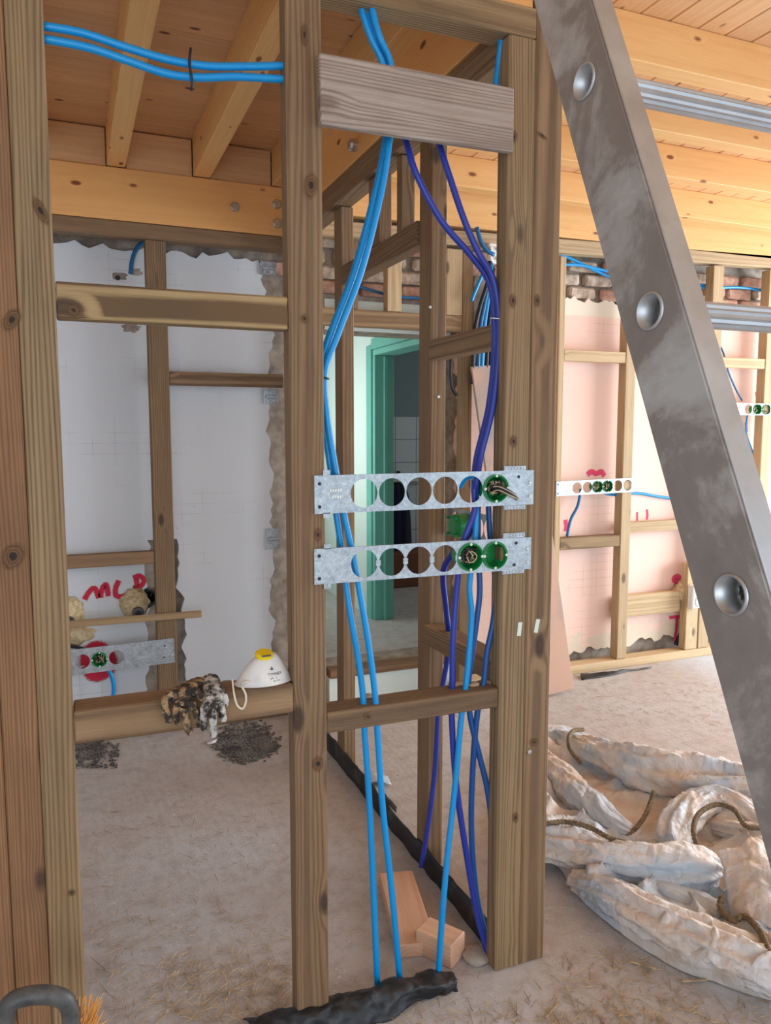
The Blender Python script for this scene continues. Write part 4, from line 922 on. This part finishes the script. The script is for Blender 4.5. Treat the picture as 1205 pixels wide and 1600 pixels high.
# gravel, straw and chips scattered on the floor (uncountable litter)
def litter(name, n, regions, mat, label, mk, seed):
    rr = random.Random(seed); bm = bmesh.new()
    for _ in range(n):
        x0, x1, y0, y1 = rr.choice(regions); x, y = rr.uniform(x0, x1), rr.uniform(y0, y1)
        if x0 > 300 and 'gravel' in name:
            cx, cy = (x0+x1)/2, (y0+y1)/2
            if ((x-cx)/(x1-x0)*2)**2+((y-cy)/(y1-y0)*2)**2 > rr.uniform(.4, 1): continue
        mk(bm, at(x, y, Z=.004), rr)
    o = link(name, mesh_from(bm, name), mat); return tag(o, label, 'litter', None, 'stuff')
def mk_grain(bm, p, rr):
    s = rr.uniform(.003, .010); bmesh.ops.create_icosphere(bm, subdivisions=1, radius=s, matrix=Matrix.Translation(p) @ Matrix.Diagonal((1, rr.uniform(.6, 1.3), .5, 1)))
def mk_straw(bm, p, rr):
    a = rr.uniform(0, PI); L = rr.uniform(.008, .045)*(1 if rr.random() < .9 else 2); d = Vector((math.cos(a), math.sin(a), rr.uniform(0, .15)))*L/2; w = rr.uniform(.0005, .0013); q = Vector((-math.sin(a), math.cos(a), 0))*w; u = Vector((0, 0, w))
    v = [bm.verts.new(c) for c in (p-d-q, p-d+q, p-d+u, p+d-q, p+d+q, p+d+u)]
    for f in ((0, 1, 4, 3), (1, 2, 5, 4), (2, 0, 3, 5)): bm.faces.new([v[i] for i in f])
litter('gravel_litter', 2600, [(330, 440, 1122, 1190), (330, 440, 1135, 1195)], 'gravel', 'grey gravel heap on the floor below the gloves', mk_grain, 2)
litter('mortar_crumbs', 500, [(118, 185, 1160, 1200), (120, 165, 1150, 1185)], 'gravel', 'dark mortar crumbs on the floor beside the left posts', mk_grain, 3)
litter('wood_shavings', 800, [(140, 455, 1430, 1595), (140, 455, 1250, 1595), (250, 455, 1500, 1595)], 'straw', 'thin wood shavings spread over the floor inside the left opening', mk_straw, 4)
litter('wood_shavings', 900, [(560, 1205, 1555, 1640), (620, 1205, 1580, 1680), (860, 1100, 1480, 1640)], 'straw', 'straw coloured shavings on the floor in front of the frame', mk_straw, 5)
litter('wood_shavings', 300, [(560, 1100, 1110, 1560), (910, 1190, 1060, 1135)], 'straw', 'few stray shavings over the floor of the right room', mk_straw, 6)
def chip(pts, lab):
    a, b = at(*pts[0], Z=.006), at(*pts[1], Z=.008)
    o = beam('wood_chip', a, b, .006, .004, 'straw', None, (0, 1, 0), .001); tag(o, lab, 'wood chip')
chip(((852, 1590), (874, 1566)), 'orange brown wood chip on the floor in front of the double stud')
chip(((985, 1502), (1024, 1513)), 'thin straight straw on the floor in front of the crumpled bag')
chip(((1066, 1533), (1105, 1531)), 'short straw near the front edge of the crumpled bag')
o = loft('paper_flake', [zs([(322, 1158, .006), (340, 1155, .008)]), zs([(324, 1163, .006), (336, 1161, .006)])], 'white', 2, 2, .001); tag(o, 'white paper flake lying on the gravel heap', 'paper')

# ============================================================ CRUMPLED BAG
bag = thing('bulk_bag', 'large crumpled off white woven bag with olive braided seams on the right floor', 'bag', (2.0, 2.1, 0))
def fold(pts, sq=.75, seed=0, amp=.012, hollow=False):
    """a rolled fold: pts = (px, py, z of axis, radius)"""
    C = [at(x, y, Z=z) for x, y, z, r in pts]; rad = [Vector((r, 0, 0)) for *_, r in pts]
    P = catmull(C, 22); Rr = [v.x for v in catmull(rad, 22)]; bm = bmesh.new()
    tube_bm(bm, P, lambda i: Rr[i], 60, cap=not hollow)
    bm.verts.ensure_lookup_table(); acc = 0.0
    for i, ax in enumerate(P):
        if i: acc += (P[i]-P[i-1]).length
        for k in range(60):
            v = bm.verts[i*60+k]; an = 2*PI*k/60; out = (v.co-ax).normalized(); r0 = Rr[i]
            q = Vector((acc*3.2+seed*7, math.cos(an)*1.5+acc*2.0, math.sin(an)*1.5))
            q2 = Vector((acc*9+seed*3, math.cos(an)*2.6-acc*6.0, math.sin(an)*2.6))
            d = (.42-abs(noise.noise(q)))*.75*r0+(.32-abs(noise.noise(q2)))*.28*r0+.10*r0*noise.fractal(q2*2.2, .8, 2, 3)-.10*r0
            v.co += out*d
            v.co.z = max(.004, ax.z+(v.co.z-ax.z)*sq)
    return bm
body = bmesh.new()
def add_bm(dst, src):
    me = mesh_from(src, 'tmp'); dst.from_mesh(me); bpy.data.meshes.remove(me)
rows = [
 [(800, 1318, .004), (868, 1352, .004), (905, 1402, .004), (970, 1458, .004), (1055, 1512, .004), (1120, 1536, .004), (1200, 1563, .004), (1320, 1590, .004)],
 [(805, 1300, .03), (880, 1340, .05), (925, 1382, .07), (1000, 1430, .08), (1075, 1478, .085), (1135, 1505, .09), (1205, 1530, .09), (1320, 1550, .08)],
 [(810, 1290, .05), (890, 1335, .06), (945, 1368, .08), (1020, 1404, .095), (1090, 1440, .10), (1150, 1462, .10), (1210, 1480, .10), (1320, 1490, .09)],
 [(815, 1275, .05), (895, 1320, .07), (955, 1348, .06), (1030, 1375, .05), (1105, 1400, .05), (1160, 1420, .06), (1210, 1440, .07), (1320, 1440, .07)],
 [(820, 1250, .05), (900, 1290, .06), (965, 1310, .05), (1040, 1325, .04), (1110, 1340, .05), (1165, 1360, .07), (1215, 1380, .09), (1320, 1380, .09)],
 [(820, 1225, .06), (895, 1250, .05), (965, 1282, .02), (1040, 1290, .02), (1110, 1290, .04), (1165, 1300, .07), (1215, 1310, .09), (1320, 1310, .09)],
 [(820, 1190, .07), (885, 1205, .04), (955, 1240, .02), (1040, 1255, .03), (1110, 1250, .05), (1170, 1250, .08), (1220, 1260, .09), (1320, 1270, .09)],
 [(820, 1155, .05), (880, 1160, .04), (955, 1188, .06), (1040, 1205, .08), (1110, 1212, .09), (1170, 1218, .09), (1220, 1230, .09), (1320, 1240, .08)],
 [(820, 1134, .004), (880, 1134, .004), (955, 1160, .004), (1040, 1180, .004), (1110, 1186, .004), (1170, 1192, .004), (1220, 1200, .004), (1320, 1215, .004)]]
o = loft('tmp', [[at(x, y, Z=z) for x, y, z in r] for r in rows], 'bag', 14, 12, 0, .0, 6)
bm0 = bmesh.new(); bm0.from_mesh(o.data); bpy.data.objects.remove(o)
for v in bm0.verts:
    e = min(1, v.co.z/.05)
    rid = (1-abs(noise.noise(Vector((v.co.x*5+v.co.y*3, v.co.y*7-v.co.x*2, 0)))*2))**2*.05
    v.co.z += e*(rid-.015+.03*noise.fractal(v.co*9, .8, 2, 4)); v.co.z = max(.004, v.co.z)
    v.co.x += e*.02*noise.noise(v.co*8); v.co.y += e*.02*noise.noise(v.co*8+Vector((9, 9, 9)))
add_bm(body, bm0)
add_bm(body, fold([(872, 1148, .03, .025), (905, 1168, .06, .055), (960, 1186, .08, .075), (1020, 1206, .09, .092), (1085, 1222, .09, .10), (1150, 1232, .09, .09), (1230, 1250, .09, .085), (1330, 1270, .08, .08)], .9, 1))
add_bm(body, fold([(800, 1300, .08, .05), (855, 1314, .09, .058), (905, 1328, .09, .062), (960, 1342, .09, .066), (1020, 1352, .09, .070), (1075, 1356, .09, .070), (1108, 1358, .08, .055), (1122, 1362, .07, .02)], .85, 3))
add_bm(body, fold([(820, 1165, .05, .045), (855, 1195, .06, .055), (890, 1228, .06, .06), (925, 1262, .06, .055), (965, 1292, .05, .04), (1000, 1306, .04, .02)], .8, 5))
add_bm(body, fold([(1048, 1322, .06, .045), (1058, 1290, .08, .055), (1085, 1262, .09, .055), (1125, 1252, .10, .05), (1165, 1268, .10, .045), (1200, 1296, .09, .04)], .9, 7))
add_bm(body, fold([(1120, 1292, .06, .03), (1160, 1300, .09, .035), (1215, 1305, .10, .04), (1300, 1310, .1, .04)], .8, 8))
add_bm(body, fold([(985, 1365, .05, .03), (1040, 1392, .06, .04), (1085, 1412, .05, .04), (1125, 1430, .05, .035)], .8, 9))
add_bm(body, fold([(900, 1375, .03, .035), (960, 1400, .07, .05), (1010, 1430, .08, .055), (1080, 1462, .08, .06), (1150, 1492, .08, .062), (1230, 1520, .08, .065), (1310, 1540, .08, .06)], .8, 10))
bo = link('body', mesh_from(body, 'body'), 'bag', bag, smooth=True)
fl_ = loft('side_flap', [[at(x, y, Z=z) for x, y, z in r] for r in ([(1126, 1328, .16), (1165, 1318, .18), (1215, 1300, .20), (1300, 1290, .2)], [(1128, 1360, .14), (1168, 1352, .17), (1215, 1342, .19), (1300, 1335, .2)], [(1134, 1395, .11), (1172, 1388, .15), (1215, 1385, .17), (1300, 1380, .17)], [(1142, 1432, .06), (1168, 1428, .12), (1210, 1452, .12), (1300, 1470, .12)])], 'bag', 10, 10, .003, .02, 9, bag, 3)
def braid(pts, r):
    P = resample(catmull([at(x, y, Z=z) for x, y, z in pts], 10), .006); bm = bmesh.new()
    tube_bm(bm, P, lambda i: r*(1 if i % 2 else .75), 10); link('seam_braid', mesh_from(bm, 'braid'), 'braid', bag, smooth=True)
braid([(840, 1290, .16), (880, 1284, .16), (920, 1292, .16), (955, 1310, .15), (1000, 1320, .13), (1025, 1316, .11)], .0095)
braid([(912, 1140, .10), (896, 1142, .11), (889, 1154, .11), (892, 1172, .10), (908, 1192, .08)], .010)
braid([(1095, 1335, .10), (1084, 1300, .14), (1092, 1272, .16), (1120, 1257, .17), (1148, 1266, .17), (1165, 1290, .15), (1190, 1294, .14)], .0095)
braid([(1128, 1400, .12), (1126, 1420, .10), (1145, 1438, .11), (1165, 1432, .12), (1190, 1458, .13), (1205, 1492, .13), (1225, 1520, .12)], .010)
braid([(1022, 1236, .13), (1016, 1256, .10), (1006, 1278, .08), (990, 1298, .06), (975, 1312, .04)], .009)

settle()
